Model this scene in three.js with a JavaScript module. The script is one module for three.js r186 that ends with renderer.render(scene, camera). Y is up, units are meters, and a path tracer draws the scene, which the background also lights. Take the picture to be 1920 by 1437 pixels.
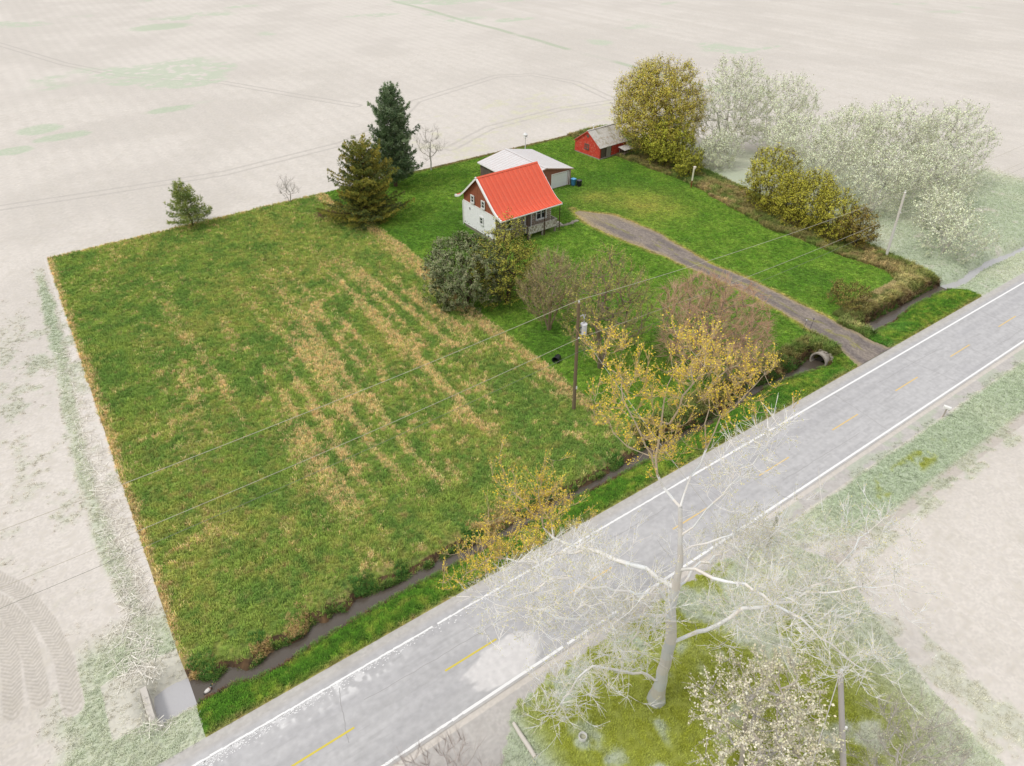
import * as THREE from 'three';
import { mergeGeometries } from 'three/addons/utils/BufferGeometryUtils.js';
import { RoundedBoxGeometry } from 'three/addons/geometries/RoundedBoxGeometry.js';

// ------------------------------------------------------------------ camera, sky, sun, exposure
// x runs along the road, v = -z runs away from the road into the lot, y is up
const scene = new THREE.Scene();
const CAMH = 39, PITCH = 36.898 * Math.PI / 180, YAW = 54.956 * Math.PI / 180;
const camera = new THREE.PerspectiveCamera(58.234, 1920 / 1437, 1, 6000);
camera.position.set(0, CAMH, 0);
camera.lookAt(Math.cos(PITCH) * Math.cos(YAW) * 100, CAMH - Math.sin(PITCH) * 100, -Math.cos(PITCH) * Math.sin(YAW) * 100);
{
  const W = 64, H = 32, d = new Float32Array(W * H * 4);
  for (let j = 0; j < H; j++) for (let i = 0; i < W; i++) {
    const up = Math.max(0, Math.sin(((j + 0.5) / H - 0.5) * Math.PI)), l = 0.51 + 0.43 * up, k = (j * W + i) * 4;
    d[k] = l * 0.985; d[k + 1] = l * 1.0; d[k + 2] = l * 1.035; d[k + 3] = 1;
  }
  const sky = new THREE.DataTexture(d, W, H, THREE.RGBAFormat, THREE.FloatType);
  sky.mapping = THREE.EquirectangularReflectionMapping; sky.magFilter = sky.minFilter = THREE.LinearFilter; sky.needsUpdate = true;
  scene.background = sky; scene.environment = sky;
}
const sun = new THREE.DirectionalLight(new THREE.Color(1, 0.965, 0.9), 1.5);
sun.position.set(40 - 76, 108, -55 - 14); sun.target.position.set(40, 0, -55);
sun.castShadow = true; sun.shadow.radius = 24; sun.shadow.mapSize.set(4096, 4096);
Object.assign(sun.shadow.camera, { left: -110, right: 110, top: 110, bottom: -110, near: 1, far: 320 });
scene.add(sun, sun.target);
const renderer = new THREE.WebGLRenderer({ antialias: true });
renderer.toneMapping = THREE.LinearToneMapping;
renderer.toneMappingExposure = 1.13;
renderer.shadowMap.enabled = true;

// ------------------------------------------------------------------ helpers
function rng(seed) { let a = seed >>> 0; return () => { a = (a + 0x6D2B79F5) | 0; let t = Math.imul(a ^ (a >>> 15), 1 | a); t = (t + Math.imul(t ^ (t >>> 7), 61 | t)) ^ t; return ((t ^ (t >>> 14)) >>> 0) / 4294967296; }; }
const NS = 512, NT = new Float32Array(NS * NS); { const r = rng(7); for (let i = 0; i < NT.length; i++) NT[i] = r(); }
function noise(x, y) {
  const xf = Math.floor(x), yf = Math.floor(y); let fx = x - xf, fy = y - yf; fx = fx * fx * (3 - 2 * fx); fy = fy * fy * (3 - 2 * fy);
  const x0 = xf & 511, x1 = (xf + 1) & 511, y0 = (yf & 511) * NS, y1 = ((yf + 1) & 511) * NS;
  const a = NT[y0 + x0], b = NT[y0 + x1], c = NT[y1 + x0], e = NT[y1 + x1];
  return a + (b - a) * fx + (c - a + (a - b - c + e) * fx) * fy;
}
const fbm = (x, y) => 0.5 * noise(x, y) + 0.3 * noise(x * 2.1 + 31, y * 2.1 + 17) + 0.2 * noise(x * 4.3 + 77, y * 4.3 + 5);
const clamp = (x, a = 0, b = 1) => x < a ? a : x > b ? b : x;
const sstep = (a, b, x) => { const t = clamp((x - a) / (b - a)); return t * t * (3 - 2 * t); };
const lerp = (a, b, t) => a + (b - a) * t;
const mixc = (a, b, t) => [a[0] + (b[0] - a[0]) * t, a[1] + (b[1] - a[1]) * t, a[2] + (b[2] - a[2]) * t];
const s2l = (c) => { c /= 255; return c <= 0.04045 ? c / 12.92 : Math.pow((c + 0.055) / 1.055, 2.4); };
const l2s = (c) => 255 * (c <= 0.0031308 ? c * 12.92 : 1.055 * Math.pow(c, 1 / 2.4) - 0.055);
const ILL = 1.22;                                    // how much brighter a level surface shows than its own colour under this sky
const alb = (c, k = 1) => c.map((x) => Math.min(0.9, s2l(x) / ILL * k));           // seen colour -> base colour (linear)
const albS = (() => { const t = new Uint8Array(1024); for (let i = 0; i < 1024; i++) t[i] = Math.round(l2s(Math.min(0.9, s2l(i / 4) / ILL))); return (x) => t[clamp(x * 4 | 0, 0, 1023)]; })();
const colA = (c, k = 1) => new THREE.Color().setRGB(...alb(c, k));
const mat = (c, o = {}, k = 1) => new THREE.MeshStandardMaterial({ color: colA(c, k), roughness: 0.85, ...o });

const used = new Map();
function numbered(name) { const n = used.get(name) ?? 0; used.set(name, n + 1); return n ? `${name}_${String(n).padStart(3, '0')}` : name; }
function finish(o) { o.traverse((m) => { if (m.isMesh) { m.castShadow = true; m.receiveShadow = true; } }); }
function tag(o, label, category, group, kind) { if (label) o.userData.label = label; if (category) o.userData.category = category; if (group) o.userData.group = group; if (kind) o.userData.kind = kind; return o; }
function mesh(name, geo, material, parent) { const m = new THREE.Mesh(geo, material); m.name = parent ? name : numbered(name); m.castShadow = m.receiveShadow = true; (parent ?? scene).add(m); return m; }
function struct(name, geo, material, label) { const m = mesh(name, geo, material); m.userData.kind = 'structure'; if (label) m.userData.label = label; return m; }
function thing(name, label, category, u, v, y = 0, turn = 0, group) { const g = new THREE.Group(); g.name = numbered(name); g.position.set(u, y, -v); g.rotation.y = turn; scene.add(g); return tag(g, label, category, group); }
const box = (w, h, d, x = 0, y = 0, z = 0) => new THREE.BoxGeometry(w, h, d).translate(x, y, z);
const rbox = (w, h, d, r, x = 0, y = 0, z = 0) => new RoundedBoxGeometry(w, h, d, 2, r).translate(x, y, z);
const cyl = (r0, r1, h, n, x = 0, y = 0, z = 0) => new THREE.CylinderGeometry(r1, r0, h, n).translate(x, y + h / 2, z);
const merge = (list) => mergeGeometries(list.map((g) => (g.index ? g.toNonIndexed() : g)));

function dtex(w, h, fn, srgb = true) {
  const d = new Uint8Array(w * h * 4);
  for (let j = 0; j < h; j++) for (let i = 0; i < w; i++) { const c = fn(i, j), k = (j * w + i) * 4; d[k] = c[0]; d[k + 1] = c[1]; d[k + 2] = c[2]; d[k + 3] = 255; }
  const t = new THREE.DataTexture(d, w, h); t.magFilter = THREE.LinearFilter; t.minFilter = THREE.LinearMipmapLinearFilter; t.generateMipmaps = true;
  if (srgb) t.colorSpace = THREE.SRGBColorSpace; t.needsUpdate = true; return t;
}
// a texture whose pixels are a rectangle of ground; fn(u, v) gives the colour as seen
function groundTex(u0, u1, v0, v1, w, h, fn) {
  return dtex(w, h, (i, j) => { const c = fn(lerp(u0, u1, (i + 0.5) / w), lerp(v0, v1, (j + 0.5) / h)); return [albS(c[0]), albS(c[1]), albS(c[2])]; });
}

// ------------------------------------------------------------------ the lie of the land
const interp = (tab, u, k) => { let i = 0; while (i < tab.length - 2 && tab[i + 1][0] < u) i++; const a = tab[i], b = tab[i + 1]; return lerp(a[k], b[k], clamp((u - a[0]) / (b[0] - a[0]))); };
const FARB = [[-5.3, 30.2], [-4.4, 30.5], [-3.1, 30.2], [-1.8, 29.2], [-1.1, 29.5], [0.3, 28.6], [1.8, 29.2], [2.7, 29.0], [3.9, 29.0], [4.5, 29.6], [5.5, 29.1], [5.9, 29.6], [7, 29.1], [7.8, 29.6], [10.5, 29.2], [13, 29.1], [15.3, 29.2], [18.5, 28.9], [22, 29.2], [25.7, 29.1], [28, 28.9], [30.9, 28.9], [34, 29.4], [36.8, 29.3], [40.5, 29], [42.8, 28.9], [44.8, 29.2], [48.6, 29.9], [51.2, 29.4], [53.2, 29.4], [55.4, 29.3], [56.6, 29.7], [58.6, 29.7], [62, 29.6], [66.5, 30.0], [70.3, 30.3], [75.6, 30.2], [80.5, 30.4], [83.4, 30.2], [85.7, 29.6], [89.9, 29.9], [95.9, 30.1], [102, 29.4], [120, 29.6], [170, 29.6]];
const NEARB = [[-5.3, 28.2], [-4.4, 28.2], [-2.4, 28.3], [-0.9, 28.2], [0.1, 27.8], [1.6, 27.7], [3.6, 27.9], [6.4, 28.1], [10.4, 28.2], [15.2, 28.1], [19.1, 28.1], [25.8, 28.2], [30.4, 28.1], [35.9, 28.1], [40.6, 28.2], [46.6, 28.7], [49.8, 28.9], [53.9, 28.4], [56, 28.0], [58.4, 27.6], [66.3, 28.7], [70.6, 28.6], [75.9, 29.3], [81.2, 29.1], [86.5, 28.5], [91.4, 29.1], [101.4, 28.7], [120, 28.7], [170, 28.7]];
const WATER = -1.0;
function ditchOn(u) { if (u < -5.25) return 0; if (u < 57.3) return 1; if (u < 58.5) return 1 - sstep(57.3, 58.5, u); if (u < 65) return 0; if (u < 66.3) return sstep(65, 66.3, u); return 1; }
let solid = false;                                   // true: the land as if the culvert's bore were not there
function groundY(u, v) {
  let h = 0.05 * (noise(u * 0.45 + 9, v * 0.45) - 0.5);
  if (v < 25.8) h *= 0.1;
  if (v > 22 && v < 36) {
    const on = ditchOn(u);
    if (on > 0) {
      const a = interp(NEARB, u, 1), b = interp(FARB, u, 1) + 0.35 * (noise(u * 0.9, 3) - 0.5) + 0.35 * (noise(u * 2.3, 13) - 0.5); let g;
      if (v > b) { const x = (v - b) / 1.7; g = -1.02 * Math.pow(1 - sstep(0, 1, Math.sqrt(clamp(x))), 1); }
      else if (v < a) { const x = (a - v) / 2.35; g = -1.02 * (1 - sstep(-0.35, 1, x) * 1.0) ; if (x > 1) g = 0; g = Math.min(g, 0); }
      else { const t = (v - a) / (b - a); g = -1.02 - 0.3 * Math.sin(Math.PI * t); }
      h += g * on;
    }
  }
  if (v > 25.5 && v < 32 && u > 56 && u < 68) h += 0.42 * Math.exp(-(((v - 28.7) / 1.5) ** 2)) * sstep(57.2, 59, u) * sstep(66.6, 65, u);
  if (!solid && u > 57 && u < 60.2 && Math.abs(v - 28.55) < 0.78) h = Math.min(h, -1.3);
  if (u > 38 && v > 8 && v < 17) { const s = (v - 13.0) / 1.5; h -= 0.55 * sstep(40, 44, u) * Math.exp(-s * s); }
  return h;
}
const lotL = (v) => lerp(-3.2, -2.7, (v - 25.3) / 71.6), lotR = (v) => lerp(82.9, 91.0, (v - 25.3) / 72.8), lotF = 25.3, lotB = (u) => lerp(96.9, 98.3, (u + 3) / 94);
const inLot = (u, v) => v > lotF && v < lotB(u) && u > lotL(v) && u < lotR(v);
const DRV = [[24.6, 58.6, 66.3], [25.6, 59.0, 64.4], [27.5, 59.6, 64.0], [30, 60.2, 64.0], [33.6, 61.2, 64.7], [38, 61.6, 64.6], [42.4, 61.6, 64.6], [48, 61.0, 63.8], [54, 60.4, 64.3], [58, 59.8, 64.8], [62, 59.2, 64.7], [66.5, 59.0, 63.9], [69.6, 59.7, 61.7], [70.6, 60.3, 60.8]];
const drvL = (v) => interp(DRV, v, 1) + 0.35 * (fbm(v * 0.8, 4) - 0.5), drvR = (v) => interp(DRV, v, 2) + 0.5 * (fbm(v * 0.8, 44) - 0.5);
const onDrive = (u, v) => v > 24.5 && v < 70.3 && u > drvL(v) && u < drvR(v);
const LAWN = [[30.5, 0], [31.7, 75.1], [32.6, 78.2], [35, 79.6], [38.8, 79], [44, 78.6], [51, 78], [58.7, 79.3], [69.5, 81.6], [76, 81.3], [82, 81], [99, 81]];
function lawnEdge(v) { return interp(LAWN, v, 1) + 0.5 * (noise(v * 0.6, 8) - 0.5); }
const stripU = (v) => 34.3 + 1.0 * sstep(56, 66, v) - 1.4 * sstep(82, 92, v);

// ------------------------------------------------------------------ colours of the ground as they show in daylight
const C = { green: [128, 147, 64], green2: [102, 131, 56], olive: [164, 156, 82], straw: [210, 184, 130], tan: [190, 162, 116], brown: [156, 126, 92], lawn: [98, 136, 38], lawn2: [124, 154, 54], lawnY: [166, 164, 78], soil: [112, 86, 58] };
function lotColor(u, v, out = {}) {
  const n1 = fbm(u * 0.13 + 5, v * 0.13), n2 = fbm(u * 0.6, v * 0.6 + 40), n3 = noise(u * 2.6, v * 2.6 + 9), n4 = noise(u * 7, v * 7);
  let c, dry = 0, kind = 0;
  const su = stripU(v), far = interp(FARB, u, 1), near = interp(NEARB, u, 1), on = ditchOn(u);
  if (v < near && on > 0.3 || v < 27.6) {                                              // verge along the road
    c = mixc(mixc([78, 122, 28], [130, 148, 50], sstep(0.35, 0.75, n2 * 0.6 + n3 * 0.4)), [84, 132, 50], sstep(0.5, 0.9, n1)); kind = 3;
    c = mixc(c, C.tan, 0.75 * sstep(26.1, 25.4, v + 0.5 * n2) + 0.2 * sstep(0.8, 0.95, n3));
  } else if (u < su) {                                                                 // rough meadow with straw in rows
    c = mixc(mixc(C.green2, C.green, sstep(0.3, 0.65, n2)), C.olive, 0.55 * sstep(0.42, 0.7, n1 * 0.6 + n3 * 0.4)); c = mixc(c, C.brown, 0.5 * sstep(0.62, 0.8, fbm(u * 1.9 + 70, v * 1.9) * 0.7 + n3 * 0.3));
    const nf = fbm(u * 1.5 + 9, v * 1.1 + 3), row = noise(u * 1.15 + 2 * noise(u * 0.1, v * 0.05), v * 0.07 + 20), zone = sstep(0, 11, u + 6 * (n1 - 0.5)) * sstep(33, 40, v) * sstep(92, 66, v + 8 * n1) , wide = fbm(u * 0.09 + 50, v * 0.07 + 3);
    dry = clamp(sstep(0.42, 0.66, row * 0.5 + n2 * 0.18 + nf * 0.32) * zone * sstep(0.28, 0.5, wide + 0.12) * 1.2 + 0.9 * sstep(0.53, 0.68, n2 * 0.4 + nf * 0.45 + n3 * 0.15) * (0.4 + 0.6 * sstep(80, 50, v)) * sstep(0.32, 0.52, wide));
    dry = clamp(dry * (0.35 + 0.55 * n3 + 0.4 * nf)) * 0.92;
    const edge = Math.max(sstep(0.9, 0.25, u - lotL(v) + 1.1 * (n2 - 0.5)) * 0.85, sstep(1.5, 0.3, Math.abs(u - su + 0.8) + 2.6 * (n2 - 0.45)) * sstep(32, 38, v) * (0.45 + 0.6 * n1), 0.6 * sstep(1.1, 0.2, lotB(u) - v));
    out.base = c; c = mixc(c, mixc(C.straw, C.tan, sstep(0.35, 0.7, n1 * 0.5 + n4 * 0.5)), clamp(dry) * 0.8);
    c = mixc(c, mixc(mixc([158, 118, 88], C.tan, n3 * 0.9 + 0.1 * n4), C.straw, 0.5 * sstep(0.45, 0.65, n2)), clamp(edge * 0.8)); dry = Math.max(dry, edge); kind = 1;
    const bk = sstep(1.0, 0.2, v - far + 0.9 * (n2 - 0.4)) * sstep(0.2, 0.9, on); c = mixc(c, mixc(C.brown, C.straw, n3), bk * 0.75);
  } else if (u < lawnEdge(v) && v > lerp(31.5, 31.2, n1)) {                             // mown lawn
    c = mixc(C.lawn, C.lawn2, sstep(0.3, 0.7, n2 * 0.6 + n3 * 0.4)); c = mixc(c, [80, 122, 34], 0.6 * sstep(0.5, 0.72, n1));
    const yel = Math.exp(-(((u - 70.5) / 6) ** 2) - (((v - 66.5) / 5.5) ** 2)) + 0.8 * Math.exp(-(((u - 66) / 4) ** 2) - (((v - 73) / 3) ** 2));
    c = mixc(c, C.lawnY, clamp(yel * (0.4 + 0.8 * n2)));
    const de = Math.min(Math.abs(u - drvL(v)), Math.abs(u - drvR(v)));
    if (v < 72 && v > 25) c = mixc(c, mixc(C.tan, C.lawnY, n3), 0.9 * sstep(0.9, 0.1, de + 0.7 * (n2 - 0.4)));
    const bk = sstep(1.4, 0.2, lotB(u) - v) * sstep(40, 56, u); c = mixc(c, mixc(C.brown, [110, 112, 60], n3), bk);
    kind = 2;
  } else {                                                                             // rough ground by the trees and the stream
    c = mixc(mixc([106, 122, 54], [134, 126, 74], sstep(0.35, 0.6, n2)), [92, 120, 50], sstep(0.5, 0.75, n1));
    c = mixc(c, mixc(C.brown, C.tan, n3), 0.6 * sstep(0.45, 0.65, n2 * 0.55 + n3 * 0.45) * sstep(0.35, 0.6, fbm(u * 0.2, v * 0.2 + 70)));
    if (u > 64) c = mixc(c, mixc([206, 184, 130], [140, 140, 76], n3), 0.8 * sstep(2.2, 0.6, Math.abs(v - (31.8 + 0.05 * (u - 68))) + (n2 - 0.5)) * sstep(66, 70, u) * sstep(86, 79, u));
    else c = mixc(c, mixc([70, 116, 36], [140, 110, 72], n2), 0.7);
    const bk = sstep(0.8, 0.1, v - far) * sstep(0.2, 0.9, on); c = mixc(c, C.soil, bk * 0.7);
    kind = 4; dry = 0.4;
  }
  if (on > 0.3 && v > near - 0.3 && v < far + 0.45 + 0.3 * (n2 - 0.5)) c = mixc(C.soil, [84, 66, 48], n3);
  const f = 0.8 + 0.4 * n4; out.kind = kind; out.dry = dry;
  return [c[0] * f, c[1] * f, c[2] * f];
}
// everything beyond the lot is bleached: pale tilled soil, pale grass, pale gravel
const inPoly = (poly, x, y) => { let r = false; for (let i = 0, j = poly.length - 1; i < poly.length; j = i++) { const a = poly[i], b = poly[j]; if ((a[1] > y) !== (b[1] > y) && x < (b[0] - a[0]) * (y - a[1]) / (b[1] - a[1]) + a[0]) r = !r; } return r; };
function segD(u, v, pts) { let best = 1e9, at = 0, acc = 0, side = 0; for (let i = 0; i + 1 < pts.length; i++) { const ax = pts[i][0], ay = pts[i][1], dx = pts[i + 1][0] - ax, dy = pts[i + 1][1] - ay, l2 = dx * dx + dy * dy, t = clamp(((u - ax) * dx + (v - ay) * dy) / l2), d = Math.hypot(u - ax - dx * t, v - ay - dy * t); if (d < best) { best = d; at = acc + t * Math.sqrt(l2); side = Math.sign((u - ax) * dy - (v - ay) * dx); } acc += Math.sqrt(l2); } return [best, at, side]; }
const TRACKS = [[[3, 252], [5.2, 244.9], [14.6, 213.7], [24.1, 192.5], [41.5, 172.4], [51.1, 151.9], [58, 138]], [[-40, 122], [-6.1, 118.7], [7.5, 116.5], [24.2, 114.3], [45.5, 117.1], [60, 124], [69.5, 133.9], [82.4, 138], [95.1, 142], [103.1, 138.3], [106.6, 126.8], [104, 112]], [[60, 104], [72, 110], [90, 112], [106, 110]]];
const TREADS = [[[-15, 50], [-11.7, 44.2], [-10.6, 42.3], [-9.5, 38.5], [-9, 35.4], [-9, 31.5]], [[-15, 46.5], [-11.9, 42.2], [-10.9, 39.5], [-10.6, 36.6], [-10.5, 33]], [[-15, 43], [-12, 39.9], [-11.7, 37.3], [-11.9, 33]]];
const YARD = [[7, 13], [10.2, 15], [11.4, 16.6], [13, 17.1], [20, 17.1], [33, 17.0], [35, 15], [36.5, 12], [34.5, 8], [32.5, 3], [31, -6], [28, -30], [2, -30]];
function paleColor(u, v, far) {
  const n1 = fbm(u * 0.06 + 3, v * 0.06 + 8), n2 = fbm(u * 0.55 + 30, v * 0.55), n3 = noise(u * 2.9, v * 2.9), n4 = noise(u * 8.3, v * 8.3);
  let c = mixc([226, 218, 209], [216, 208, 199], sstep(0.35, 0.7, n1));
  const sp = far ? 0 : 1;
  c = mixc(c, [208, 200, 188], sp * 0.55 * sstep(0.55, 0.8, n3 * 0.6 + n4 * 0.4) + 0.25 * sstep(0.5, 0.75, n2));
  if (v > 98 || u < -5 || u > 120) {                                                     // drill rows
    const r = 0.5 + 0.5 * Math.sin((u + 0.5 * Math.sin(v * 0.03)) * (u > 127 ? 1.15 : 2.3)); c = mixc(c, [209, 202, 193], 0.3 * r * (0.5 + n1) * sstep(96, 110, v + (u > 127 ? 60 : 0)));
    if (u > 127.5) { const w = noise(u * 0.35, v * 0.01); c = mixc(c, [214, 206, 196], 0.55 * sstep(0.5, 0.8, w)); }
    const b = Math.abs(u - 127.2 - 0.8 * noise(v * 0.1, 3)); if (v > 95) c = mixc(c, [188, 196, 172], 0.85 * sstep(1.5, 0.4, b) * sstep(0.25, 0.5, noise(v * 0.15, 9) + 0.2));
    if (v > 97) for (const t of TRACKS) { const [d] = segD(u, v, t); if (d < 1.6) c = mixc(c, [196, 189, 181], 0.7 * sstep(0.45, 0.1, Math.abs(d - 0.95))); }
    if (v > 125) { const g = fbm(u * 0.03 + 80, v * 0.045 + 11); c = mixc(c, [198, 208, 184], 0.75 * sstep(0.64, 0.72, g) * sstep(0.3, 0.5, n2)); }
    for (const [gu, gv, ru, rv] of [[3, 157, 4, 3.5], [6, 150, 5, 2.5], [26, 157, 5, 2.2], [46, 252, 9, 6], [-2, 146, 3, 2.5], [-24, 240, 20, 5]]) { const q = ((u - gu) / ru) ** 2 + ((v - gv) / rv) ** 2; if (q < 2) c = mixc(c, [186, 202, 172], 0.8 * sstep(1.3, 0.5, q + 0.9 * (n2 - 0.5)) * (0.5 + 0.5 * n3)); }
    if (v < 125 && u > 55 && u < 120) c = mixc(c, [222, 220, 184], 0.5 * sstep(0.5, 0.7, n2 * 0.6 + n1 * 0.4));
  }
  let g = 0;                                                                            // pale grass
  if (u < 0 && v > 25) {
    const cu = interp([[25, -4.5], [36, -4.5], [43, -5.0], [50, -5.2], [59, -5.2], [68, -4.7], [85, -4.3], [95, -4.1]], v, 1);
    void cu; const cx = [[25, 4.4], [36, 4.6], [43, 5.1], [50, 5.3], [59, 5.1], [68, 4.6], [85, 4.1], [95, 4.0]]; const mid = -interp(cx, v, 1);
    g = 0.8 * sstep(0.85, 0.25, Math.abs(u - mid) + 0.8 * (n2 - 0.5)) * sstep(96, 90, v);
    g = Math.max(g, 0.55 * sstep(0.5, 0.66, n2 * 0.6 + n1 * 0.4) * sstep(-16, -5, u) * sstep(90, 70, v) * sstep(34, 48, v));
    g = Math.max(g, 1.0 * sstep(-10.5, -7.5, u + 3 * (n2 - 0.5) + 0.35 * (32 - v) ) * sstep(37, 33.5, v + 2 * (n2 - 0.5)) * sstep(24.6, 25.6, v + 0.5 * n2));
    for (const t of TREADS) { const [d, s, side] = segD(u, v, t); if (d < 0.6) { const chev = Math.sin((s + side * 0 + d * 0.9) * 22); c = mixc(c, [186, 178, 166], 0.8 * sstep(0.6, 0.45, d + 0.12 * (n2 - 0.5)) * (0.28 + 0.5 * sstep(-0.3, 0.4, chev))); g = 0; } }
    if (v < 32 && v > 28 && u > -7.5) g = Math.max(g * 0.3, 0);
    if (u > 0.9 + mid && v > 37 && v < 97) c = mixc(c, [233, 226, 219], 0.6);
  }
  let rich = 0;
  if (v < 17.6) {
    if (inPoly(YARD, u + 0.8 * (n2 - 0.5), v + 0.6 * (n3 - 0.5))) { g = 0.75 + 0.25 * n2; rich = sstep(0.32, 0.46, n2 * 0.6 + noise(u * 0.25, v * 0.25 + 4) * 0.4) * sstep(33, 27, u) * sstep(11.2, 13.2, u) * sstep(0, 5, v); }
    if (u > 34 && v > 11) { const top = 16.7 + 0.4 * (n2 - 0.5), low = 12.9 + 0.5 * (n1 - 0.5); g = Math.max(g, sstep(top, top - 0.5, v) * sstep(low - 0.4, low + 0.3, v) * sstep(36, 39, u + 2 * (v - 14))); g = Math.max(g, 0.55 * sstep(0.45, 0.6, n2) * sstep(10.2, 11.6, v)); rich = Math.max(rich, 0.9 * sstep(0.5, 0.62, n2) * sstep(1.0, 0.4, Math.abs(v - 14.7)) * sstep(42, 44, u) * sstep(57, 53, u)); if (v > 12 && v < 13.2) c = mixc(c, [196, 186, 176], 0.6); }
    if (u <= 36 && u > 30 && v < 12) g = Math.max(g, 0.5 * sstep(0.4, 0.6, n2));
    if (v > 16.6 || (u < 12 && v > 12 && g < 0.1) || (u > 33.5 && u < 38.5 && v > 14.3 && g < 0.3)) { c = mixc([205, 200, 195], [192, 186, 181], n3 * 0.6 + n2 * 0.4); }
  }
  if (v > 24 && v < lotF) c = mixc([206, 202, 197], [192, 187, 181], n3 * 0.6 + n2 * 0.4), g = 0;
  if (u > 80 && v > lotF && v < 97) { const m = sstep(0.2, 0.45, n2 + 0.12); g = v < 46 ? 0.9 * m : sstep(121, 116, u + 0.1 * (v - 45) * 6) * 0.8 * m; if (u > 124 - 0.2 * (v - 30)) g *= sstep(128, 123, u); }
  const gc = mixc(mixc([196, 205, 178], [208, 212, 188], n3), [186, 199, 170], sstep(0.45, 0.7, n1));
  c = mixc(c, gc, clamp(g) * 0.9); c = mixc(c, mixc([150, 156, 46], [170, 178, 96], n3 * 0.6), rich * 0.95);
  const f = far ? 0.985 + 0.03 * n3 : 0.955 + 0.09 * n4; return [c[0] * f, c[1] * f, c[2] * f, g, rich];
}

// a sheet between two v-limits and two u-limits (functions), following the land
function sheet(uA, uB, vA, vB, nu, vs, y0 = 0, rect) {
  const pos = [], uv = [], idx = [], nv = vs.length;
  for (let j = 0; j < nv; j++) for (let i = 0; i <= nu; i++) {
    const t = vs[j], s = i / nu; let v = lerp(vA, typeof vB === 'function' ? 0 : vB, t), u;
    if (typeof vB === 'function') { v = lerp(vA, 97, t); u = lerp(typeof uA === 'function' ? uA(v) : uA, typeof uB === 'function' ? uB(v) : uB, s); v = lerp(vA, vB(u), t); } else u = lerp(typeof uA === 'function' ? uA(v) : uA, typeof uB === 'function' ? uB(v) : uB, s);
    pos.push(u, groundY(u, v) + y0, -v); uv.push((u - rect[0]) / (rect[1] - rect[0]), (v - rect[2]) / (rect[3] - rect[2]));
  }
  for (let j = 0; j < nv - 1; j++) for (let i = 0; i < nu; i++) { const a = j * (nu + 1) + i, b = a + 1, c = a + nu + 1, d = c + 1; idx.push(a, b, d, a, d, c); }
  const g = new THREE.BufferGeometry(); g.setAttribute('position', new THREE.Float32BufferAttribute(pos, 3)); g.setAttribute('uv', new THREE.Float32BufferAttribute(uv, 2)); g.setIndex(idx); g.computeVertexNormals(); return g;
}
const steps = (list) => { const out = []; for (let k = 0; k + 1 < list.length; k++) { const [a, n] = list[k], b = list[k + 1][0]; for (let i = 0; i < n; i++) out.push(lerp(a, b, i / n)); } out.push(list[list.length - 1][0]); return out; };
const gmat = (t) => new THREE.MeshStandardMaterial({ map: t, roughness: 0.95 });

{
  const vLot = steps([[0, 56], [9 / 71.7, 64], [1, 0]]);
  const R = [-6, 95, 24.5, 99];
  const lotMat = gmat(groundTex(...R, 2048, 2048, (u, v) => lotColor(u, v)));
  struct('ground', sheet(lotL, lotR, lotF, lotB, 300, vLot, 0, R), lotMat, 'green lot of rough meadow and mown lawn');
  solid = true; struct('ground', sheet(58.42, 60.75, 27.3, 29.8, 24, steps([[0, 24], [1, 0]]), 0.012, R), lotMat, 'earth heaped over the mouth of the culvert'); solid = false;
  // pale land round the lot
  const side = steps([[0, 40], [11 / 73.7, 36], [1, 0]]);
  const RL = [-62, -2, 25, 100];
  struct('field', sheet(-62, lotL, lotF, 99, 90, side, 0, RL), gmat(groundTex(...RL, 1536, 2048, (u, v) => paleColor(u, v))), 'pale tilled field with tyre tracks beside the green lot');
  const RR = [82, 172, 25, 100];
  struct('field', sheet(lotR, 172, lotF, 99, 120, side, 0, RR), gmat(groundTex(...RR, 1536, 1536, (u, v) => paleColor(u, v))), 'pale rough land beyond the hedge of trees');
  const RF = [-62, 172, -30, 25.3];
  struct('field', sheet(-62, 172, -30, lotF, 260, steps([[0, 16], [0.62, 40], [1, 0]]), 0, RF), gmat(groundTex(...RF, 2048, 1024, (u, v) => paleColor(u, v))), 'pale yard and field across the road');
  // thin wedge between the back of the lot and the far field
  const RB = [-6, 95, 96, 100];
  { const g = sheet(-2.7, 91.06, 99, 99, 60, [0, 1], 0, RB), p = g.attributes.position, uv = g.attributes.uv; for (let i = 0; i <= 60; i++) { const u = p.getX(i); p.setZ(i, -lotB(u)); p.setY(i, groundY(u, lotB(u))); uv.setY(i, (lotB(u) - RB[2]) / 4); }
    g.computeVertexNormals(); struct('field', g, gmat(groundTex(...RB, 1024, 64, (u, v) => paleColor(u, v))), 'pale headland behind the green lot'); }
  const shape = new THREE.Shape([[-1500, -1500], [2500, -1500], [2500, 2500], [-1500, 2500]].map((p) => new THREE.Vector2(...p)));
  shape.holes.push(new THREE.Path([[-62, -30], [-62, 99], [172, 99], [172, -30]].map((p) => new THREE.Vector2(...p))));
  const g = new THREE.ShapeGeometry(shape), p = g.attributes.position, uv = new Float32Array(p.count * 2), F = [-140, 340, 60, 400];
  for (let i = 0; i < p.count; i++) { const u = p.getX(i), v = p.getY(i); uv[2 * i] = (u - F[0]) / (F[1] - F[0]); uv[2 * i + 1] = (v - F[2]) / (F[3] - F[2]); }
  g.setAttribute('uv', new THREE.BufferAttribute(uv, 2)); g.rotateX(-Math.PI / 2);
  const t = groundTex(...F, 2048, 2048, (u, v) => paleColor(u, v, v > 180)); t.wrapS = t.wrapT = THREE.MirroredRepeatWrapping;
  struct('field', g, gmat(t), 'wide pale tilled fields reaching to the horizon');
}

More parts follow.
